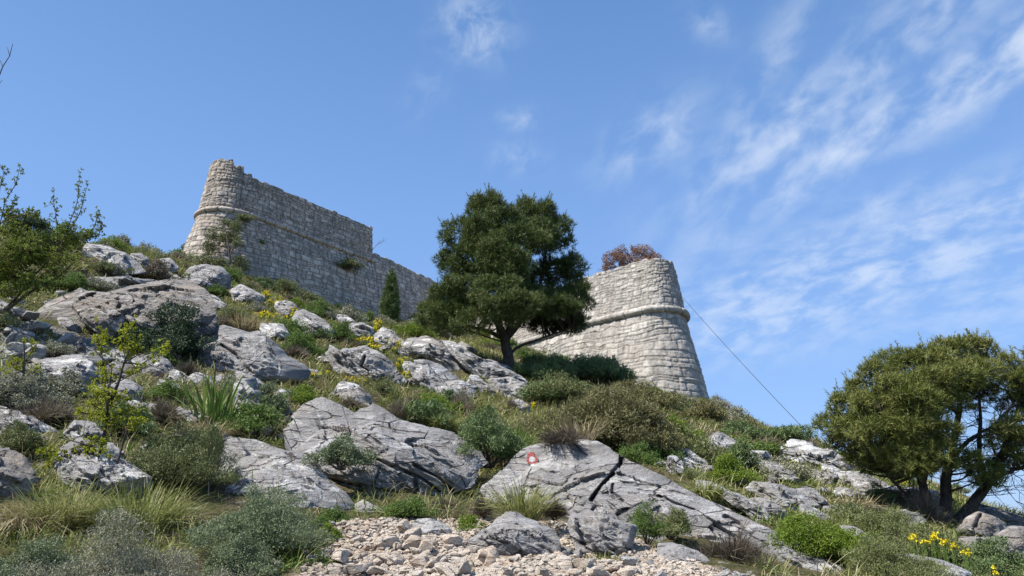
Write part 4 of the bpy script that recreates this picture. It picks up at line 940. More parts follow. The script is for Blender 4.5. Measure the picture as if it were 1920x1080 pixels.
S('green weed along the upper left path edge', 620, 990, 66, 36, 'mid', 'leaf', 52, lp=2.4, Y=8.9)
S('dark green weed under the overhang of the huge boulder', 765, 968, 84, 34, 'mid', 'leaf', 53, lp=2.4, Y=9.35)
S('bright green weed between the two path boulders', 882, 998, 60, 34, 'bright', 'leaf', 54, lp=2.4, Y=9.2)
S('brown heath left of the yellow grass tuft', 905, 965, 50, 52, 'heath_dark', 'twig', 55, lp=2.6, Y=9.5)
S('dark twigs behind the blocky boulder', 1040, 968, 60, 56, 'heath_dark', 'twig', 56, lp=2.6, Y=9.2)
S('green juniper plant under the big brown juniper', 1190, 870, 70, 44, 'mid', 'leaf', 57, lp=2.4, Y=14)
S('leafy plant at the right skyline outcrop', 1435, 850, 60, 26, 'mid', 'leaf', 58, lp=2.4)
S('pale yellowish shrub in front of the right pine shade', 1625, 915, 80, 34, 'grass', 'leaf', 59, lp=2.4)
S('shadowy bush left of the right pine trunk', 1645, 945, 70, 40, 'juniper_green', 'leaf', 60, lp=2.4)

def bare(ac, p0, d0, L, r, lev, rng, spread=.6):
    n = 5; q = [p0]; d = d0
    for k in range(n): d = nrm(d+rng.normal(size=3)*.16); q.append(q[-1]+d*L/n)
    ac.tube(np.array(q), np.linspace(r, r*.45, n+1), 4)
    if lev > 0:
        for k in range(4): i_ = rng.integers(2, n+1); bare(ac, q[i_], nrm(d+spread*rng.normal(size=3)), L*rng.uniform(.4, .7), r*.55, lev-1, rng, spread)
# trees and shrubs on the fortress
def tree(name, label, stems, lobes, Yd, leafmat, barkmat, seed, kind='needle', lp=3.0, dens=1.0, cat='tree', twigs=3, depth=.8, tips=True, fill=True, lsc=1.0, tangle=0):
    """stems: list of [(u,v,r_m,dy)...]; lobes: (u,v,ru,rv[,dy[,tint]]) in the tree's own picture plane, given depth dy"""
    rng = np.random.default_rng(seed); base = P(stems[0][0][0], stems[0][0][1], Yd); root = empty(name, base); tag(root, label, cat)
    tr = Acc(); cr = Acc(); sp = []
    for s in stems:
        pts = np.array([P(a[0], a[1], Yd+(a[3] if len(a) > 3 else 0)) for a in s]); rad = np.array([a[2] for a in s])
        d = np.r_[0, np.cumsum(np.linalg.norm(np.diff(pts, axis=0), axis=1))]; t = np.linspace(0, d[-1], max(10, 4*len(s)))
        q = np.stack([np.interp(t, d, pts[:, k]) for k in range(3)], 1); 
        for _ in range(2): q[1:-1] = (q[:-2]+q[1:-1]*2+q[2:])/4
        q[1:-1] += rng.normal(size=(len(q)-2, 3))*.008
        tr.tube(q, np.interp(t, d, rad), 9, .5); sp.append(q)
    allp = np.concatenate([q[2:] for q in sp])
    full = []
    for L in lobes:
        u, v, ru, rv = L[:4]; dy = L[4] if len(L) > 4 else rng.uniform(-depth, depth); tb = L[5] if len(L) > 5 else .5
        full.append((u, v, ru, rv, dy, tb, 0))
        if kind == 'needle' and tips:
            for q in range(5):
                th = rng.uniform(-.5, 3.64); d2 = rng.uniform(.75, 1.15); sz = rng.uniform(.28, .5)
                full.append((u+math.cos(th)*ru*lsc*d2, v-math.sin(th)*rv*lsc*d2, ru*sz, rv*sz*.8, dy+rng.uniform(-.8, .5)*ru*Yd/F, min(1, tb+rng.uniform(-.1, .25)), 1))
    for L in full:
        u, v, ru, rv, dy, tb, sub = L
        k = Yd/F; ru, rv = ru*lsc, rv*lsc; c = P(u, v, Yd+dy); R3 = np.array([ru*k, (ru+rv)*.5*k, rv*k])
        # branch from nearest lower stem point
        dd = np.linalg.norm(allp-c, axis=1)+2.2*np.maximum(0, allp[:, 2]-c[2]+.1); a = allp[np.argmin(dd)]
        mid = (a+c)/2+rng.normal(size=3)*.08*np.linalg.norm(c-a)+np.array([0, 0, -.06*np.linalg.norm(c-a)])
        t = np.linspace(0, 1, 8)[:, None]; pth = a*(1-t)**2+2*mid*t*(1-t)+c*t*t; tr.tube(pth, np.linspace(.028, .008, 8)*min(1.6, .4+Yd/28), 5)
        for q in range(3 if sub else twigs*2):
            e = c+nrm(rng.normal(size=3)+np.array([0, 0, .2]))*R3*rng.uniform(.7, 1.0); b = pth[rng.integers(3, 8)]
            tr.tube(np.stack([b, (b+e)/2+rng.normal(size=3)*.04, e]), np.array([.008, .005, .003])*min(1.6, .4+Yd/28), 3)
        lz = lp*k*1.3; A = 4*math.pi*R3.mean()**2
        if kind == 'needle':
            nt = int(A/(lz**2)*.17*dens); D = nrm(rng.normal(size=(nt, 3))+np.array([0, 0, .12]))
            rad = rng.uniform(.25, 1.0, nt)**.35*(1+.22*vnoise(D*2.5+u, seed)+.12*vnoise(D*6+v, seed+1))
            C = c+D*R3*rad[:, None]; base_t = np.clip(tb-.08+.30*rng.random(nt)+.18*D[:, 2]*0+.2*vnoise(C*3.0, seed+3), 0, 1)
            m = 9; ax_ = nrm(D+.5*UP+.3*rng.normal(size=(nt, 3))); 
            dd_ = nrm(ax_[:, None]+.75*rng.normal(size=(nt, m, 3))).reshape(-1, 3); PP = (C[:, None]+ax_[:, None]*(rng.random((nt, m, 1))*lz*2.0)).reshape(-1, 3)
            needles(cr, PP, dd_, lz*rng.uniform(1.8, 3.4, nt*m), lz*.31, rng, np.clip(np.repeat(base_t, m)+.15*rng.normal(size=nt*m), 0, 1))
            if tips:   # upright candles that roughen the outline
                tpn = rng.choice(nt, max(3, nt//40)); tpn = tpn[D[tpn, 2] > -.1]
                for q in tpn:
                    d0 = nrm(D[q]*.5+UP*.9+.2*rng.normal(size=3)); Ln = lz*rng.uniform(3, 8); n_ = 30
                    pp = C[q]+d0*np.linspace(0, Ln, n_)[:, None]; needles(cr, pp, nrm(d0+.8*rng.normal(size=(n_, 3))), lz*1.5, lz*.34, rng, np.full(n_, min(1, base_t[q]+.15)))
        else:
            nt = int(A/(lz**2)*2.4*dens); D = nrm(rng.normal(size=(nt, 3))); C = c+D*R3*(rng.uniform(.1, 1.0, nt)**.5)[:, None]
            C = C[vnoise(C/(lz*5), seed) > -.25]; nt = len(C)
            leaves(cr, C, nrm(rng.normal(size=(nt, 3))+np.array([0, 0, -.1])), lz*rng.uniform(.8, 1.4, nt), lz*.6, rng, np.clip(tb-.25+.5*rng.random(nt), 0, 1))
    for _ in range(tangle):
        q = sp[rng.integers(len(sp))]; p0 = q[rng.integers(len(q)//4, len(q))]; bare(tr, p0, nrm(rng.normal(size=3)+np.array([0, 0, .1])), rng.uniform(.35, .9), .009, 2, rng, .7)
    tr.build('trunk', M[barkmat], root, origin=base); cr.build('crown', M[leafmat], root, smooth=False, origin=base)
    return root
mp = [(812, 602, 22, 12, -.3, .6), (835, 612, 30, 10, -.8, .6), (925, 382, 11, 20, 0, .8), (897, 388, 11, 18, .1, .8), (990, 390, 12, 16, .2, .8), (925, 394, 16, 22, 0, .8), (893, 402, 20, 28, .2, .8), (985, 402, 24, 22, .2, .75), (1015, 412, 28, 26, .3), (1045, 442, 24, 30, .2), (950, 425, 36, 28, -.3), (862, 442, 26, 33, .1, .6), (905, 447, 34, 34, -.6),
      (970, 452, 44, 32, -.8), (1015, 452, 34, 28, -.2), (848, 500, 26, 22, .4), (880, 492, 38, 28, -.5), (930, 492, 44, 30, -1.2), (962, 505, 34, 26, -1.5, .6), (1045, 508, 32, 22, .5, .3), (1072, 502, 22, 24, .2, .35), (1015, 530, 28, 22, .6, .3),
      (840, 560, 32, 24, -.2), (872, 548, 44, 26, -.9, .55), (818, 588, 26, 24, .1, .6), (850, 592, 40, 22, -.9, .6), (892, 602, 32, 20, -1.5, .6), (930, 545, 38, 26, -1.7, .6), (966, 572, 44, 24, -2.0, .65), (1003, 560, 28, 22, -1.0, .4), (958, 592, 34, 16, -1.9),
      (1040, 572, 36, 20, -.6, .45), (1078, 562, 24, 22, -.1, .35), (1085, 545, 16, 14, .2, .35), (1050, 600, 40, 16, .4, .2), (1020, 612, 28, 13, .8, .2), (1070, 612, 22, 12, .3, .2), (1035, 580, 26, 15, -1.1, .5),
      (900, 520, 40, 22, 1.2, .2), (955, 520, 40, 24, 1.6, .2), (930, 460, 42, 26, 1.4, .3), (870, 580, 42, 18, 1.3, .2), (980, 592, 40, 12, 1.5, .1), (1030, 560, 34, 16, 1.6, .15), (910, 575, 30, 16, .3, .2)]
tree('pine_tree', 'large dark green spreading pine in the middle of the slope', [
     [(955, 700, .26), (953, 670, .21), (948, 645, .20), (945, 628, .17), (930, 600, .13, -.3), (905, 560, .08, -.4), (890, 500, .05)],
     [(947, 640, .17), (958, 610, .13), (962, 570, .10, .2), (955, 500, .07, .2), (945, 430, .04, 0)],
     [(948, 636, .14), (975, 605, .10, .2), (1000, 570, .08, .3), (1020, 510, .06, .3), (1025, 450, .04, .2)],
     [(952, 668, .06), (970, 650, .06), (1000, 640, .05), (1040, 625, .03, .2), (1070, 615, .02)],
     [(946, 636, .10), (920, 622, .08, -.2), (880, 612, .06, -.4), (835, 600, .04, -.2)]], mp, 28, 'pine', 'bark', 5, lp=2.5, dens=2.7, lsc=1.0, cat='pine tree')
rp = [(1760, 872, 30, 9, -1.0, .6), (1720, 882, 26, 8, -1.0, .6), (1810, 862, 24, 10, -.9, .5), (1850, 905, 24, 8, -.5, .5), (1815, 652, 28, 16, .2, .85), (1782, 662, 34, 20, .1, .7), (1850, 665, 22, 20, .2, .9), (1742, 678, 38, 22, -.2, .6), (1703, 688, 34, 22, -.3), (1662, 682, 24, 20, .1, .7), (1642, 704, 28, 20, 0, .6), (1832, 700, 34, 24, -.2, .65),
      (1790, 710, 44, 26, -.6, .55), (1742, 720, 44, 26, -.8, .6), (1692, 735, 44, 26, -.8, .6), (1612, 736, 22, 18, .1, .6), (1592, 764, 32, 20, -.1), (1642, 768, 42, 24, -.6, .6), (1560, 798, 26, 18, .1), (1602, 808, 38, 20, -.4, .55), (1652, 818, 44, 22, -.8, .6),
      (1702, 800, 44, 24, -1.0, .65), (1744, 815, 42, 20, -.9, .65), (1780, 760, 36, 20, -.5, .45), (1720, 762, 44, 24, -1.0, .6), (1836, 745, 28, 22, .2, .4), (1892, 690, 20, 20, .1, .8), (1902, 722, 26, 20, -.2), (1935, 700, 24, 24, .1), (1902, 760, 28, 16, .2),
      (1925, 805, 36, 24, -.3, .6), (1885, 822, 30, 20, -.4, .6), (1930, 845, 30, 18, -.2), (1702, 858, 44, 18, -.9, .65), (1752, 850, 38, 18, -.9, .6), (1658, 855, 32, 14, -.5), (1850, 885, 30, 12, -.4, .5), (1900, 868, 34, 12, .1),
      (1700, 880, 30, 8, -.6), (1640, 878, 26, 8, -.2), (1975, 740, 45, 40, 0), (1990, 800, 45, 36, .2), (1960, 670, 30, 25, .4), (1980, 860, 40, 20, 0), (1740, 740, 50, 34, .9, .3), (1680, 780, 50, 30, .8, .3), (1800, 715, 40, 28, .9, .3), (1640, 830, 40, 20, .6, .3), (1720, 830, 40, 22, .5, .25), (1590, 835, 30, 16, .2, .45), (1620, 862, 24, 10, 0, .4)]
tree('pine_tree', 'olive green umbrella shaped pine at the right edge with several dark stems', [
     [(1772, 995, .14), (1755, 965, .10), (1738, 935, .09), (1728, 905, .08), (1715, 870, .06, -.2), (1690, 830, .05, -.3), (1660, 780, .03, -.3)],
     [(1776, 995, .15), (1774, 950, .11), (1772, 905, .10), (1780, 860, .08), (1795, 800, .06), (1800, 750, .05), (1798, 700, .03)],
     [(1782, 998, .13), (1808, 965, .11), (1838, 930, .10), (1855, 900, .08), (1880, 850, .06), (1905, 790, .04), (1915, 740, .03)],
     [(1730, 905, .05), (1745, 860, .05, .3), (1760, 800, .04, .3), (1755, 740, .03, .2)],
     [(1850, 905, .05), (1835, 850, .045, .2), (1840, 790, .035, .2), (1835, 720, .02)],
     [(1740, 938, .04), (1705, 932, .035, -.2), (1675, 905, .025, -.3), (1655, 880, .015, -.3)],
     [(1780, 860, .05), (1810, 830, .04, .1), (1860, 800, .03, .1), (1900, 760, .02)],
     [(1860, 900, .05), (1900, 880, .04), (1960, 870, .03)]], rp, 15.0, 'pine_olive', 'bark', 8, lp=2.9, dens=2.0, tangle=110, cat='pine tree', twigs=12, lsc=1.0)
tree('small_tree', 'slender half bare tree growing against the bastion corner', [
     [(432, 520, .07), (431, 485, .06), (428, 455, .05), (422, 425, .03), (415, 410, .02)], [(431, 485, .04), (440, 450, .03), (446, 420, .02)], [(428, 500, .04), (405, 465, .03), (398, 440, .02)]],
     [(420, 422, 26, 14), (400, 440, 20, 14), (445, 425, 14, 16), (425, 445, 30, 12), (445, 455, 18, 12), (395, 465, 22, 14), (385, 490, 20, 14), (410, 495, 24, 14), (450, 495, 20, 20), (440, 520, 26, 14), (385, 515, 22, 8)], 43, 'olive', 'twig', 9, kind='leaf', lp=2.1, dens=1.0, depth=.8)
tree('cypress', 'slim dark cypress standing before the curtain wall', [[(731, 604, .10), (731, 570, .07), (733, 520, .03)]],
     [(731, 590, 9, 14, 0), (730, 572, 10, 16, 0), (732, 555, 9, 14, 0), (734, 540, 6, 14, 0), (735, 525, 3, 12, 0), (725, 585, 7, 16, 0), (737, 580, 6, 20, 0), (734, 562, 8, 14, 0)], 50, 'juniper_green', 'bark', 10, lp=2.2, dens=5, depth=0, tips=False, lsc=1.25)
tree('shrub', 'rust coloured bush on top of the round tower', [[(1190, 512, .06), (1190, 495, .05), (1180, 478, .03)], [(1190, 512, .05), (1215, 490, .03), (1225, 475, .02)], [(1188, 512, .04), (1155, 500, .03), (1140, 490, .02)], [(1200, 512, .03), (1238, 494, .02), (1252, 488, .01)]],
     [(1150, 485, 20, 14), (1175, 474, 24, 15), (1200, 474, 24, 16), (1222, 484, 18, 13), (1145, 500, 16, 10), (1180, 492, 34, 14), (1215, 492, 20, 10), (1245, 492, 8, 5), (1130, 508, 10, 6)], 42.0, 'rust', 'twig', 11, kind='leaf', lp=2.0, dens=1.0, depth=.6, lsc=1.18, cat='shrub')
def wallshrub(label, u, v, w, h, mat, Yd, seed, name='shrub'):
    fo, st = shrub_mesh(w*Yd/F, h*Yd/F, 'leaf', seed, 2.2*Yd/F*1.3, .6); b = P(u, v, Yd); r = empty(name, b); tag(r, label, 'shrub'); fo.build('foliage', M[mat], r, smooth=False); st.build('stems', M['twig'], r)
wallshrub('dark tuft growing from the left face of the bastion', 349, 470, 20, 18, 'juniper_green', 45.5, 71)
wallshrub('green plant hanging on the string course at the bastion end', 655, 502, 44, 22, 'olive', 52.0, 72)
wallshrub('tiny green tuft in the upper joints of the bastion', 490, 458, 12, 10, 'olive', 46.2, 73)
wallshrub('small green plant on the string course over the bare tree', 458, 412, 30, 14, 'olive', 45.0, 74)
wallshrub('tiny yellowish tuft low on the bastion corner', 388, 458, 12, 8, 'olive', 44.4, 75)
# bare twigs on the wall
ac = Acc(); rng = np.random.default_rng(4)
bare(ac, P(675, 495, 52.3), nrm(np.array([.1, -.15, 1.0])), 1.4, .03, 2, rng); bare(ac, P(660, 498, 52.2), nrm(np.array([-.5, -.15, 1.0])), 1.1, .03, 2, rng); bare(ac, P(697, 470, 54.5), nrm(np.array([.5, -.1, .8])), .9, .02, 2, rng)
tag(ac.build('bare_shrub', M['bark_grey']), 'leafless pale shrub sprouting at the right end of the bastion', 'shrub')
# bare sapling beyond the left edge of the picture
ac = Acc(); rng = np.random.default_rng(14); Yb = 9.0
st = np.array([P(-70, 900, Yb), P(-60, 600, Yb), P(-40, 350, Yb), P(-20, 190, Yb), P(5, 125, Yb), P(18, 105, Yb), P(24, 82, Yb)]); ac.tube(st, [.03, .026, .018, .011, .007, .005, .003], 6)
for (ua, va, ub, vb2) in ((-20, 190, 4, 150), (-40, 350, -5, 300), (5, 125, -4, 110), (18, 105, 12, 88)): ac.tube(np.array([P(ua, va, Yb), P((ua+ub)/2, (va+vb2)/2-4, Yb+.05), P(ub, vb2, Yb+.1)]), [.008, .005, .003], 4)
tag(ac.build('bare_sapling', M['bark']), 'thin leafless twig reaching in at the upper left edge', 'tree')

# left leafy tree with thin shoots
def leafy(name, label, Yd, stems, lobes, leafmat, seed, shoots, lp, cat='tree', barkm='twig'):
    rng = np.random.default_rng(seed); base = P(stems[0][0][0], stems[0][0][1], Yd); root = empty(name, base); tag(root, label, cat); tr = Acc(); cr = Acc(); k = Yd/F; lz = lp*k
    def pth(s, r0, r1, dyj=.3):
        dy = rng.uniform(-dyj, dyj); q = np.array([P(a, b, Yd+dy*i_/len(s)) for i_, (a, b) in enumerate(s)]); d = np.r_[0, np.cumsum(np.linalg.norm(np.diff(q, axis=0), axis=1))]; t = np.linspace(0, d[-1], 4*len(s))
        q = np.stack([np.interp(t, d, q[:, i_]) for i_ in range(3)], 1); q[1:-1] = (q[:-2]+2*q[1:-1]+q[2:])/4; tr.tube(q, np.linspace(r0, r1, len(q)), 6); return q
    sp = [pth(s, .045*Yd/15, .012*Yd/15) for s in stems]; allp = np.concatenate(sp)
    def cluster(c, n, r):
        for _ in range(n):
            d = nrm(rng.normal(size=3)+UP*.3); c2 = c+d*r*rng.uniform(.1, 1); m = 6
            leaves(cr, np.repeat(c2[None], m, 0), nrm(d*.6+rng.normal(size=(m, 3))), lz*rng.uniform(1.1, 2.1, m), lz*.85, rng, np.clip(.5+.25*rng.normal(size=m), 0, 1))
    for s in shoots:
        q = pth(s, .012*Yd/15, .004*Yd/15)
        for p in q[4:]:
            if rng.random() < .85: cluster(p, 2, 6*k)
            if rng.random() < .5:
                e = p+nrm(rng.normal(size=3)+UP*.6)*rng.uniform(8, 18)*k; tr.tube(np.stack([p, e]), [.005*Yd/15, .003*Yd/15], 3); cluster(e, 2, 5*k)
    for u, v, ru, rv in lobes:
        c = P(u, v, Yd+rng.uniform(-1, 1)*ru*k); a = allp[np.argmin(np.linalg.norm(allp-c, axis=1))]; tr.tube(np.stack([a, (a+c)/2+rng.normal(size=3)*.08, c]), np.array([.018, .012, .006])*Yd/15, 4)
        nc = int(ru*rv/(lp*lp)*(1.5 if leafmat == 'lime' else 2.4))
        for _ in range(nc):
            d = nrm(rng.normal(size=3)); c2 = c+d*np.array([ru, ru, rv])*k*rng.uniform(.1, 1)**.5
            if vnoise(c2[None]/(k*22), seed)[0] < -.35: continue
            if rng.random() < .25: tr.tube(np.stack([c, (c+c2)/2, c2]), np.array([.006, .004, .003])*Yd/15, 3)
            cluster(c2, 1, 3*k)
    tr.build('trunk', M[barkm], root, origin=base); cr.build('crown', M[leafmat], root, smooth=False, origin=base); return root
leafy('leafy_tree', 'loose green leafy tree at the left edge with thin upright shoots', 17.5,
      [[(-40, 640), (-10, 600), (30, 560), (70, 510), (100, 480)], [(-30, 620), (-20, 560), (-10, 480), (0, 420)], [(0, 590), (60, 545), (110, 520), (140, 490)]],
      [(20, 430, 30, 22), (60, 450, 36, 26), (20, 480, 40, 30), (80, 480, 36, 24), (110, 455, 30, 26), (140, 440, 26, 24), (30, 520, 44, 24), (-10, 500, 40, 40), (165, 440, 18, 14), (10, 545, 40, 16), (100, 510, 26, 14), (-30, 440, 30, 30), (-50, 520, 50, 50), (60, 400, 20, 10), (50, 470, 40, 30), (120, 480, 30, 20), (20, 400, 24, 14), (70, 530, 40, 18)],
      'tree_leaf', 21, [[(110, 470), (130, 420), (145, 380), (150, 322)], [(105, 470), (108, 430), (103, 395), (100, 368)], [(125, 440), (150, 400), (160, 360), (165, 345)], [(150, 450), (175, 430), (183, 405), (182, 400)], [(160, 450), (185, 440), (192, 425), (190, 420)], [(0, 420), (10, 375), (30, 345), (38, 310)], [(-5, 400), (0, 350), (8, 320), (2, 312)], [(20, 430), (15, 400), (28, 375), (33, 368)], [(95, 460), (90, 430), (88, 410)]], 2.9)
# yellow-green saplings
leafy('sapling', 'tall yellow green sapling in front of the left rocks', 9.6,
      [[(165, 945), (175, 890), (190, 840), (200, 790), (205, 730), (210, 690)], [(180, 880), (172, 840), (170, 820)], [(205, 760), (225, 710), (232, 680)]],
      [(210, 745, 34, 16), (180, 735, 24, 12), (215, 800, 24, 10), (120, 855, 26, 10), (170, 850, 26, 12), (300, 660, 16, 10), (255, 655, 18, 12), (150, 775, 16, 8), (192, 640, 20, 22), (242, 640, 24, 30), (240, 612, 12, 10), (312, 650, 14, 14), (205, 700, 26, 14), (240, 690, 24, 10), (190, 718, 22, 14), (185, 760, 30, 12), (200, 780, 30, 14), (165, 775, 26, 10), (90, 845, 22, 10), (155, 840, 22, 12), (185, 828, 24, 10), (235, 770, 18, 10), (262, 770, 14, 10), (95, 870, 12, 12)],
      'lime', 22, [[(205, 730), (195, 690), (190, 655), (188, 612)], [(225, 705), (238, 670), (245, 640), (250, 605)], [(215, 720), (270, 690), (300, 670), (312, 645)], [(175, 890), (130, 870), (100, 850)], [(190, 840), (220, 800), (245, 775)]], 3.6, barkm='bark')
leafy('sapling', 'thin dark stemmed sapling right of the tall yellow green one', 9.3,
      [[(205, 945), (210, 900), (222, 860), (235, 815), (245, 790)]], [(250, 790, 14, 10), (185, 905, 16, 10), (240, 900, 12, 14), (170, 935, 24, 8)], 'lime', 23, [[(222, 860), (200, 850), (190, 840)], [(235, 815), (255, 800), (262, 792)]], 3.2, barkm='bark')
leafy('sapling', 'small yellow green sapling at the left edge behind the heath', 13.0,
      [[(38, 790), (40, 740), (44, 700), (46, 660), (44, 640)]], [(28, 680, 16, 10), (14, 700, 12, 8), (56, 640, 16, 8), (70, 690, 12, 10), (20, 720, 18, 6), (110, 710, 10, 5)], 'lime', 24, [[(44, 700), (30, 690), (20, 680)], [(44, 680), (60, 660), (66, 650)]], 2.8)
# yellow flowers: clumps
def flowers(label, spots, seed, size=3.0, mat='flower', name='flowering_plant', dv=14):
    spots = sorted(spots)
    if len(spots) > 1:
        words = ['leftmost clump of ', 'second from left clump of ', 'third from left clump of ', 'fourth from left clump of ', 'rightmost clump of ']
        if len(spots) == 2: words = ['left clump of ', 'right clump of ']
        if len(spots) == 3: words = ['left clump of ', 'middle clump of ', 'right clump of ']
        for k, sp_ in enumerate(spots): flowers((words[k]+label), [sp_], seed*7+k, size, mat, name, dv)
        return
    rng = np.random.default_rng(seed); u0, v0 = spots[0][:2]; Yd = hitY(u0, v0+dv); base = P(u0, v0+dv, Yd); base[2] = float(hz(base[0], base[1])); root = empty(name, base); tag(root, label, 'flowering plant'); fl = Acc(); st = Acc(); k = Yd/F
    for u, v, ru, rv in spots:
        n = int(ru*rv/9)+4
        for _ in range(n):
            uu = u+rng.normal()*ru*.5; vv = v+rng.normal()*rv*.5; p = P(uu, vv, Yd+rng.normal()*ru*.4*k); g_ = np.array([p[0]*.8+base[0]*.2, p[1], 0]); g_[2] = min(float(hz(g_[0], g_[1])), p[2]-.05); 
            st.tube(np.stack([g_, (g_+p)/2+rng.normal(size=3)*.01, p]), .0035*Yd/12, 3); m = 7
            leaves(fl, np.repeat(p[None], m, 0)+rng.normal(size=(m, 3))*size*.35*k, nrm(UP*.6+rng.normal(size=(m, 3))), size*k*1.1, size*k*.9, rng, rng.random(m))
            leaves(st, g_+(p-g_)*rng.uniform(.1, .9, (8, 1)), nrm(rng.normal(size=(8, 3))+UP*.4), 4*k, 1.6*k, rng, np.full(8, .6))
    fl.build('blossoms', M[mat], root, smooth=False, origin=base); st.build('stems', M['mid'], root, smooth=False, origin=base)
flowers('yellow flowers under the bastion beside the leaning rock', [(548, 600, 16, 10), (553, 585, 8, 8)], 1)
flowers('yellow flowers highest on the grass slope below the bastion', [(495, 592, 22, 10), (520, 570, 18, 10), (500, 552, 10, 8)], 2)
flowers('yellow flowers beside the flat topped pale rock', [(712, 609, 14, 8), (706, 615, 8, 8)], 3)
flowers('big yellow flower clump above the jagged split outcrop', [(690, 640, 20, 10), (745, 650, 12, 12), (700, 648, 20, 8)], 4)
flowers('yellow flowering plant between split outcrop and low slab', [(755, 683, 18, 12), (770, 700, 20, 6)], 5)
flowers('sparse yellow flowers left of the pine foot', [(800, 618, 20, 8)], 6, 2.2)
flowers('yellow flowers right of the pyramid boulder', [(590, 700, 14, 5), (615, 698, 8, 4), (665, 712, 20, 6)], 7, 2.4)
flowers('yellow flowers above the dark green juniper', [(1001, 762, 6, 10), (985, 765, 8, 6)], 8)
flowers('bright yellow flowers below the right pine', [(1712, 1010, 12, 5), (1752, 1008, 12, 8), (1770, 1018, 12, 6), (1786, 1024, 6, 5), (1735, 1016, 12, 4)], 9, 3.6, dv=62)
flowers('bright yellow flower head left of the dark corner bush', [(1812, 1037, 10, 7)], 10, 3.6, dv=62)
flowers('lone yellow flower on the bottom right edge', [(1863, 1066, 4, 3), (1866, 1074, 4, 3)], 11, 3.2, dv=44)
flowers('pale yellow flowers on the right skyline', [(1448, 836, 10, 6), (1430, 840, 10, 5)], 12, 2.2)
flowers('pale yellow flower patch behind the right pine branch', [(1690, 905, 14, 5)], 13, 2.2)
flowers('scattered yellow flowers in the right meadow', [(1490, 872, 20, 10), (1380, 832, 26, 10)], 14, 1.8)
flowers('small yellow flower in the path weeds', [(1027, 1022, 3, 3)], 15, 2.4)

# ------------------------------------------------------------------ grasses
def tuft(label, u, vb, wpx, hpx, mat, n, seed, droop=.35, Y=None, wid=1.5, spread=.55, name='grass_tuft', mats2=None, cat='grass tuft', tint0=.5):
    rng = np.random.default_rng(seed); Yd = Y or hitY(u, min(vb, 1120)); b = P(u, vb, Yd); 
    if Y is None: b[2] = float(hz(b[0], b[1]))
    k = Yd/F; w = wpx*k; h = hpx*k; ac = Acc()
    r = np.sqrt(rng.random(n))*w*.30; a = rng.uniform(0, 6.3, n); base = np.stack([np.cos(a)*r, np.sin(a)*r, 0*r-.03], 1)
    d = np.stack([np.cos(a)*r/(w*.3)*spread+.18*rng.normal(size=n), np.sin(a)*r/(w*.3)*spread+.18*rng.normal(size=n), np.ones(n)], 1)
    blades(ac, base, d, h*rng.uniform(.55, 1.15, n), wid*k, droop*rng.uniform(.3, 1.8, n), rng, np.clip(tint0+.28*rng.normal(size=n), 0, 1))
    o = ac.build(name, M[mat], smooth=False); o.location = tuple(b); tag(o, label, cat); return o
T_ = tuft
T_('yellow green grass tuft before the trail marked boulder', 978, 972, 96, 100, 'grass', 420, 1, Y=9.1, droop=.5, tint0=.62)
T_('dry bleached blades hanging from the yellow grass tuft', 1000, 972, 90, 70, 'grass_dry', 90, 2, Y=9.3, droop=1.2, spread=.9)
T_('strap leaved green plant right of the bright white rock', 400, 795, 110, 118, 'mid', 75, 3, droop=.28, wid=5.0, spread=.38, name='strap_leaved_plant', cat='plant')
T_('tan grass tuft at the foot of the strap leaved plant', 385, 820, 110, 60, 'grass_dry', 330, 4, droop=.7)
T_('dry golden grass at the bottom left edge', 45, 990, 190, 100, 'grass_dry', 520, 5, droop=1.0, spread=.8, tint0=.4)
T_('green and gold grass behind the silvery cushion bush', 130, 985, 170, 112, 'grass', 620, 6, droop=.6, tint0=.55)
T_('tall green grass left of the pale slab', 255, 1000, 170, 130, 'grass', 680, 7, droop=.5, tint0=.5)
T_('arching dry grass stems over the shaded slab side', 320, 985, 150, 100, 'grass_dry', 110, 8, droop=1.0, spread=1.0)
T_('grass tuft right above the marked boulder', 1318, 935, 95, 62, 'grass', 360, 9, droop=.7, tint0=.55)
T_('brown dry grass below the young green shrub', 1215, 1055, 76, 52, 'grass_dry', 260, 10, Y=8.5, droop=.9, tint0=.35)
T_('bright green grass behind the dark green juniper', 962, 850, 70, 76, 'grass_lush', 300, 11, Y=13.5, droop=.4)
T_('green grass in the hollow left of the yellow tuft', 865, 1005, 76, 36, 'grass_lush', 300, 12, Y=9.1, droop=.5)
T_('grass fringe over the huge boulder at its right', 830, 805, 80, 46, 'grass', 300, 13, droop=.6)
T_('grass clump behind the huge boulder crest', 775, 790, 60, 40, 'grass_lush', 220, 14, droop=.6)
T_('bristly dry grass above the marked boulder', 1085, 828, 90, 62, 'grass_dry', 260, 15, Y=12.3, droop=.4, tint0=.4)
T_('round green grass cushion in the rubble path', 748, 1066, 44, 26, 'grass_lush', 300, 16, Y=7.4, droop=.9, spread=1.0)
T_('green weed tuft right of the cushion in the path', 876, 1078, 44, 34, 'grass_lush', 180, 17, Y=7.2, droop=.7)
T_('green grass patch on the path below the cracked boulder', 990, 1062, 50, 24, 'grass_lush', 300, 18, Y=7.6, droop=.9, spread=1.0)
T_('larger green grass patch beside the white path stones', 1030, 1054, 54, 30, 'grass_lush', 360, 19, Y=7.9, droop=.8, spread=1.0)
T_('sparse weeds under the blocky boulder', 1130, 1050, 100, 26, 'grass', 260, 20, Y=8.1, droop=.6)
T_('thin grass right of the flat path rock', 1430, 1085, 120, 60, 'grass', 260, 21, Y=8.2, droop=.5)
T_('green grass below the grey green cushion bush', 500, 1075, 130, 66, 'grass_lush', 420, 22, Y=7.4, droop=.6, tint0=.4)
T_('tawny grass on the slope right of the brown outcrop', 455, 625, 100, 52, 'grass_dry', 500, 23, droop=.6, tint0=.4)
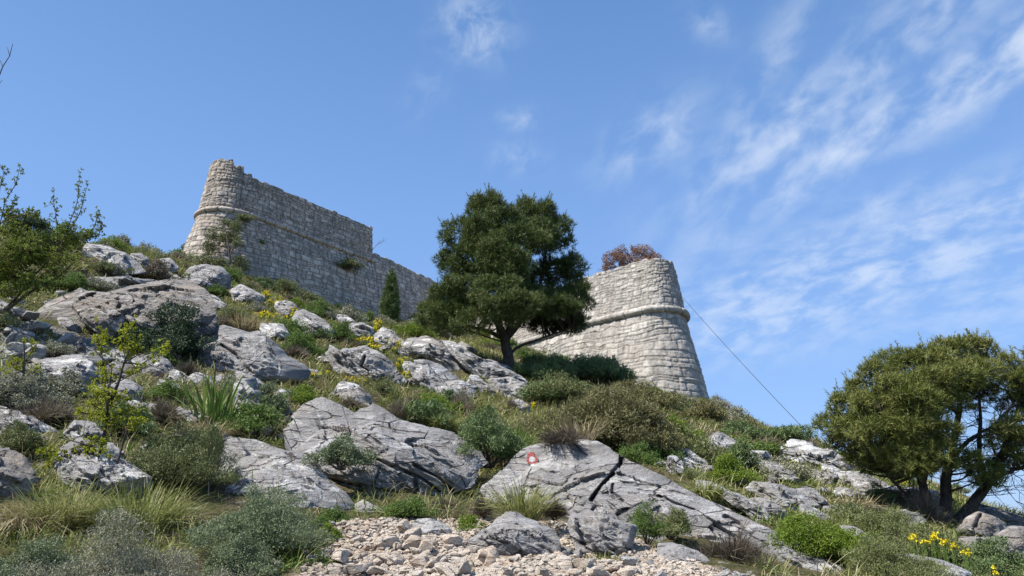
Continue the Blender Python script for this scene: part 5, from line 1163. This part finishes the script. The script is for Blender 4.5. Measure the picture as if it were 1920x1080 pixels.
T_('pale grass before the right pine at the layered slab', 1600, 955, 90, 44, 'grass_dry', 320, 24, droop=.7)
T_('wispy grass on the left skyline', 270, 485, 70, 30, 'grass', 120, 25, droop=.3, wid=1.2)
T_('wispy dry grass on the left skyline near the bastion', 310, 492, 50, 26, 'grass_dry', 70, 26, droop=.3, wid=1.1)
T_('grass strip along the right skyline', 1560, 990, 60, 40, 'grass', 160, 27, droop=.5)

SLAB = [(1150, 860), (1400, 960), (1640, 1080), (1640, 1130), (1480, 1110), (1200, 1010)]
rk = [(np.array([v.co for v in me.vertices][::40]), org) for o, me, org in ROCKS]
def grass_stuff(name, label, mat, n, seed, xr, yr, hr, bl, wpx, droop, dens_fn, t0=.5, zones=None):
    rng = np.random.default_rng(seed); X = rng.uniform(*xr, n); Y = yr[0]+(yr[1]-yr[0])*rng.random(n)**1.35; Z = hz(X, Y); u, v = proj(np.stack([X, Y, Z], 1))
    pr = dens_fn(X, Y, u, v)
    for pl, ar in RPOLY:
        if ar > 5000: pr = np.where(inpoly(u, v, [(a, b) for a, b in pl]), pr*.12, pr)
    keep = (rng.random(n) < pr) & (u > -120) & (u < 2040) & ~(inpoly(u, v, PATH)); X, Y, Z = X[keep], Y[keep], Z[keep]
    m = len(X); ac = Acc(); b = np.repeat(np.stack([X, Y, Z-.02], 1), bl, 0); rr = .05+.006*np.repeat(Y, bl); b[:, :2] += rng.normal(size=(m*bl, 2))*rr[:, None]
    b[:, 2] = hz(b[:, 0], b[:, 1])-.02
    hh = np.repeat(rng.uniform(*hr, m), bl)*rng.uniform(.5, 1.2, m*bl); d = np.stack([.38*rng.normal(size=m*bl)+.1, .38*rng.normal(size=m*bl), np.ones(m*bl)], 1)
    tt_ = np.repeat(np.clip(t0+.22*rng.normal(size=m), 0, 1), bl)+.15*rng.normal(size=m*bl)
    blades(ac, b, d, hh, wpx*b[:, 1]/F, droop*rng.uniform(.3, 1.6, m*bl), rng, np.clip(tt_, 0, 1))
    o = ac.build(name, M[mat], smooth=False); o['kind'] = 'stuff'; o['label'] = label; o['category'] = 'grass'; return o
def nz(X, Y, s, seed): return vnoise(np.stack([X*s, Y*s, 0*X], 1), seed)
SCREE = [(-10, 560), (60, 600), (250, 660), (250, 740), (-10, 720)]
grass_stuff('grass', 'green and straw coloured grass covering the slope between rocks', 'grass', 52000, 1, (-24, 13), (7, 61), (.16, .46), 8, 1.7, .6,
            lambda X, Y, u, v: np.where(inpoly(u, v, SCREE), .15, .55+.5*nz(X, Y, .35, 1)), .5)
grass_stuff('dry_grass', 'bleached dry grass stalks mixed through the slope', 'grass_dry', 34000, 2, (-24, 13), (7, 61), (.18, .55), 6, 1.25, .6,
            lambda X, Y, u, v: np.where(inpoly(u, v, SCREE), .1, .35+.7*nz(X, Y, .4, 2)), .45)
grass_stuff('ground_herbs', 'short lush green ground cover in patches between rocks', 'grass_lush', 26000, 3, (-24, 13), (7, 55), (.08, .26), 9, 2.6, .8,
            lambda X, Y, u, v: .2+1.1*nz(X, Y, .5, 3), .5)
# small scattered shrubs, shared meshes
protos = []
for q, (mat, kind, lab) in enumerate([('olive', 'fine', 'small olive cushion shrub scattered over the grassy slope'), ('heath', 'twig', 'small brown heath bush scattered over the grassy slope'), ('grey', 'leaf', 'small silvery cushion plant scattered over the slope'), ('mid', 'leaf', 'fresh green herb clump scattered over the slope'), ('juniper_green', 'spike', 'small dark juniper clump scattered over the slope'), ('bright', 'leaf', 'bright green leafy clump scattered over the slope')]):
    for vv in range(2):
        fo, st = shrub_mesh(1.0, .62, kind, 300+q*5+vv, .045, .8); protos.append((fo.build('foliage', M[mat], None, smooth=False), st.build('stems', M['twig'], None), lab, q))
rng = np.random.default_rng(77); cnt = 0; used = set(); groups = ['olive cushions', 'heath bushes', 'silvery cushions', 'green herb clumps', 'juniper clumps', 'bright leafy clumps']
wts = np.array([.32, .18, .14, .16, .12, .08])
for _ in range(4000):
    if cnt >= 240: break
    x = rng.uniform(-23, 12); y = 8+50*rng.random()**1.25; z = float(hz(x, y)); u, v = proj(np.array([x, y, z]))
    if u < -30 or u > 1950 or v > 1060 or inpoly(u, v, PATH) or (u > 560 and u < 1260 and v > 960) or bool(inpoly(u, v, SLAB)) or any(ar > 5000 and bool(inpoly(u, v-8, pl)) for pl, ar in RPOLY): continue
    if hit(u, v-1) is None or abs((hit(u, v-1) or 0)-y) > 6: continue
    if inpoly(u, v, SCREE) and rng.random() < .6: continue
    q = int(rng.choice(6, p=wts)); c = protos[q*2+rng.integers(2)]; s = rng.uniform(.4, 1.15)*(.75+y/45)
    e = empty('shrub', (x, y, z-.03)); e.scale = (s, s, s*rng.uniform(.7, 1.2)); e.rotation_euler = (0, 0, rng.uniform(0, 6.3)); tag(e, autolabel(c[2].split(' scattered')[0], u, v), 'shrub', groups[c[3]]+' over the slope')
    for part in c[:2]:
        if part.name not in used: o = part; used.add(part.name)
        else: o = part.copy(); col.objects.link(o)
        o.parent = e
    cnt += 1
for c in protos:
    for part in c[:2]:
        if part.name not in used: bpy.data.objects.remove(part)
print('scattered shrubs', cnt, 'objects', len(bpy.data.objects))

# things whose label still repeats are told apart by their order from the left
words_ = ['leftmost', 'second from left', 'third from left', 'fourth from left', 'fifth from left', 'sixth from left', 'seventh from left', 'eighth from left', 'ninth from left', 'tenth from left', 'eleventh from left', 'twelfth from left', 'thirteenth from left', 'fourteenth from left', 'fifteenth from left', 'sixteenth from left', 'seventeenth from left', 'eighteenth from left', 'nineteenth from left', 'twentieth from left']
words_ += ['twenty-first from left', 'twenty-second from left', 'twenty-third from left', 'twenty-fourth from left', 'twenty-fifth from left']
words_x = ['twenty %s from left' % w.split()[0] if 'from' in w else 'twenty first from left' for w in words_[:9]]
bylab = {}
for o in bpy.data.objects:
    if o.get('label') and o.parent is None: bylab.setdefault(o['label'], []).append(o)
for l, os_ in bylab.items():
    if 1 < len(os_) <= len(words_):
        os_.sort(key=lambda o: float(proj(np.array(o.location))[0]))
        for k, o in enumerate(os_): o['label'] = words_[k]+' '+l
print('rep', [(l, len(o)) for l, o in bylab.items() if len(o) > len(words_)])
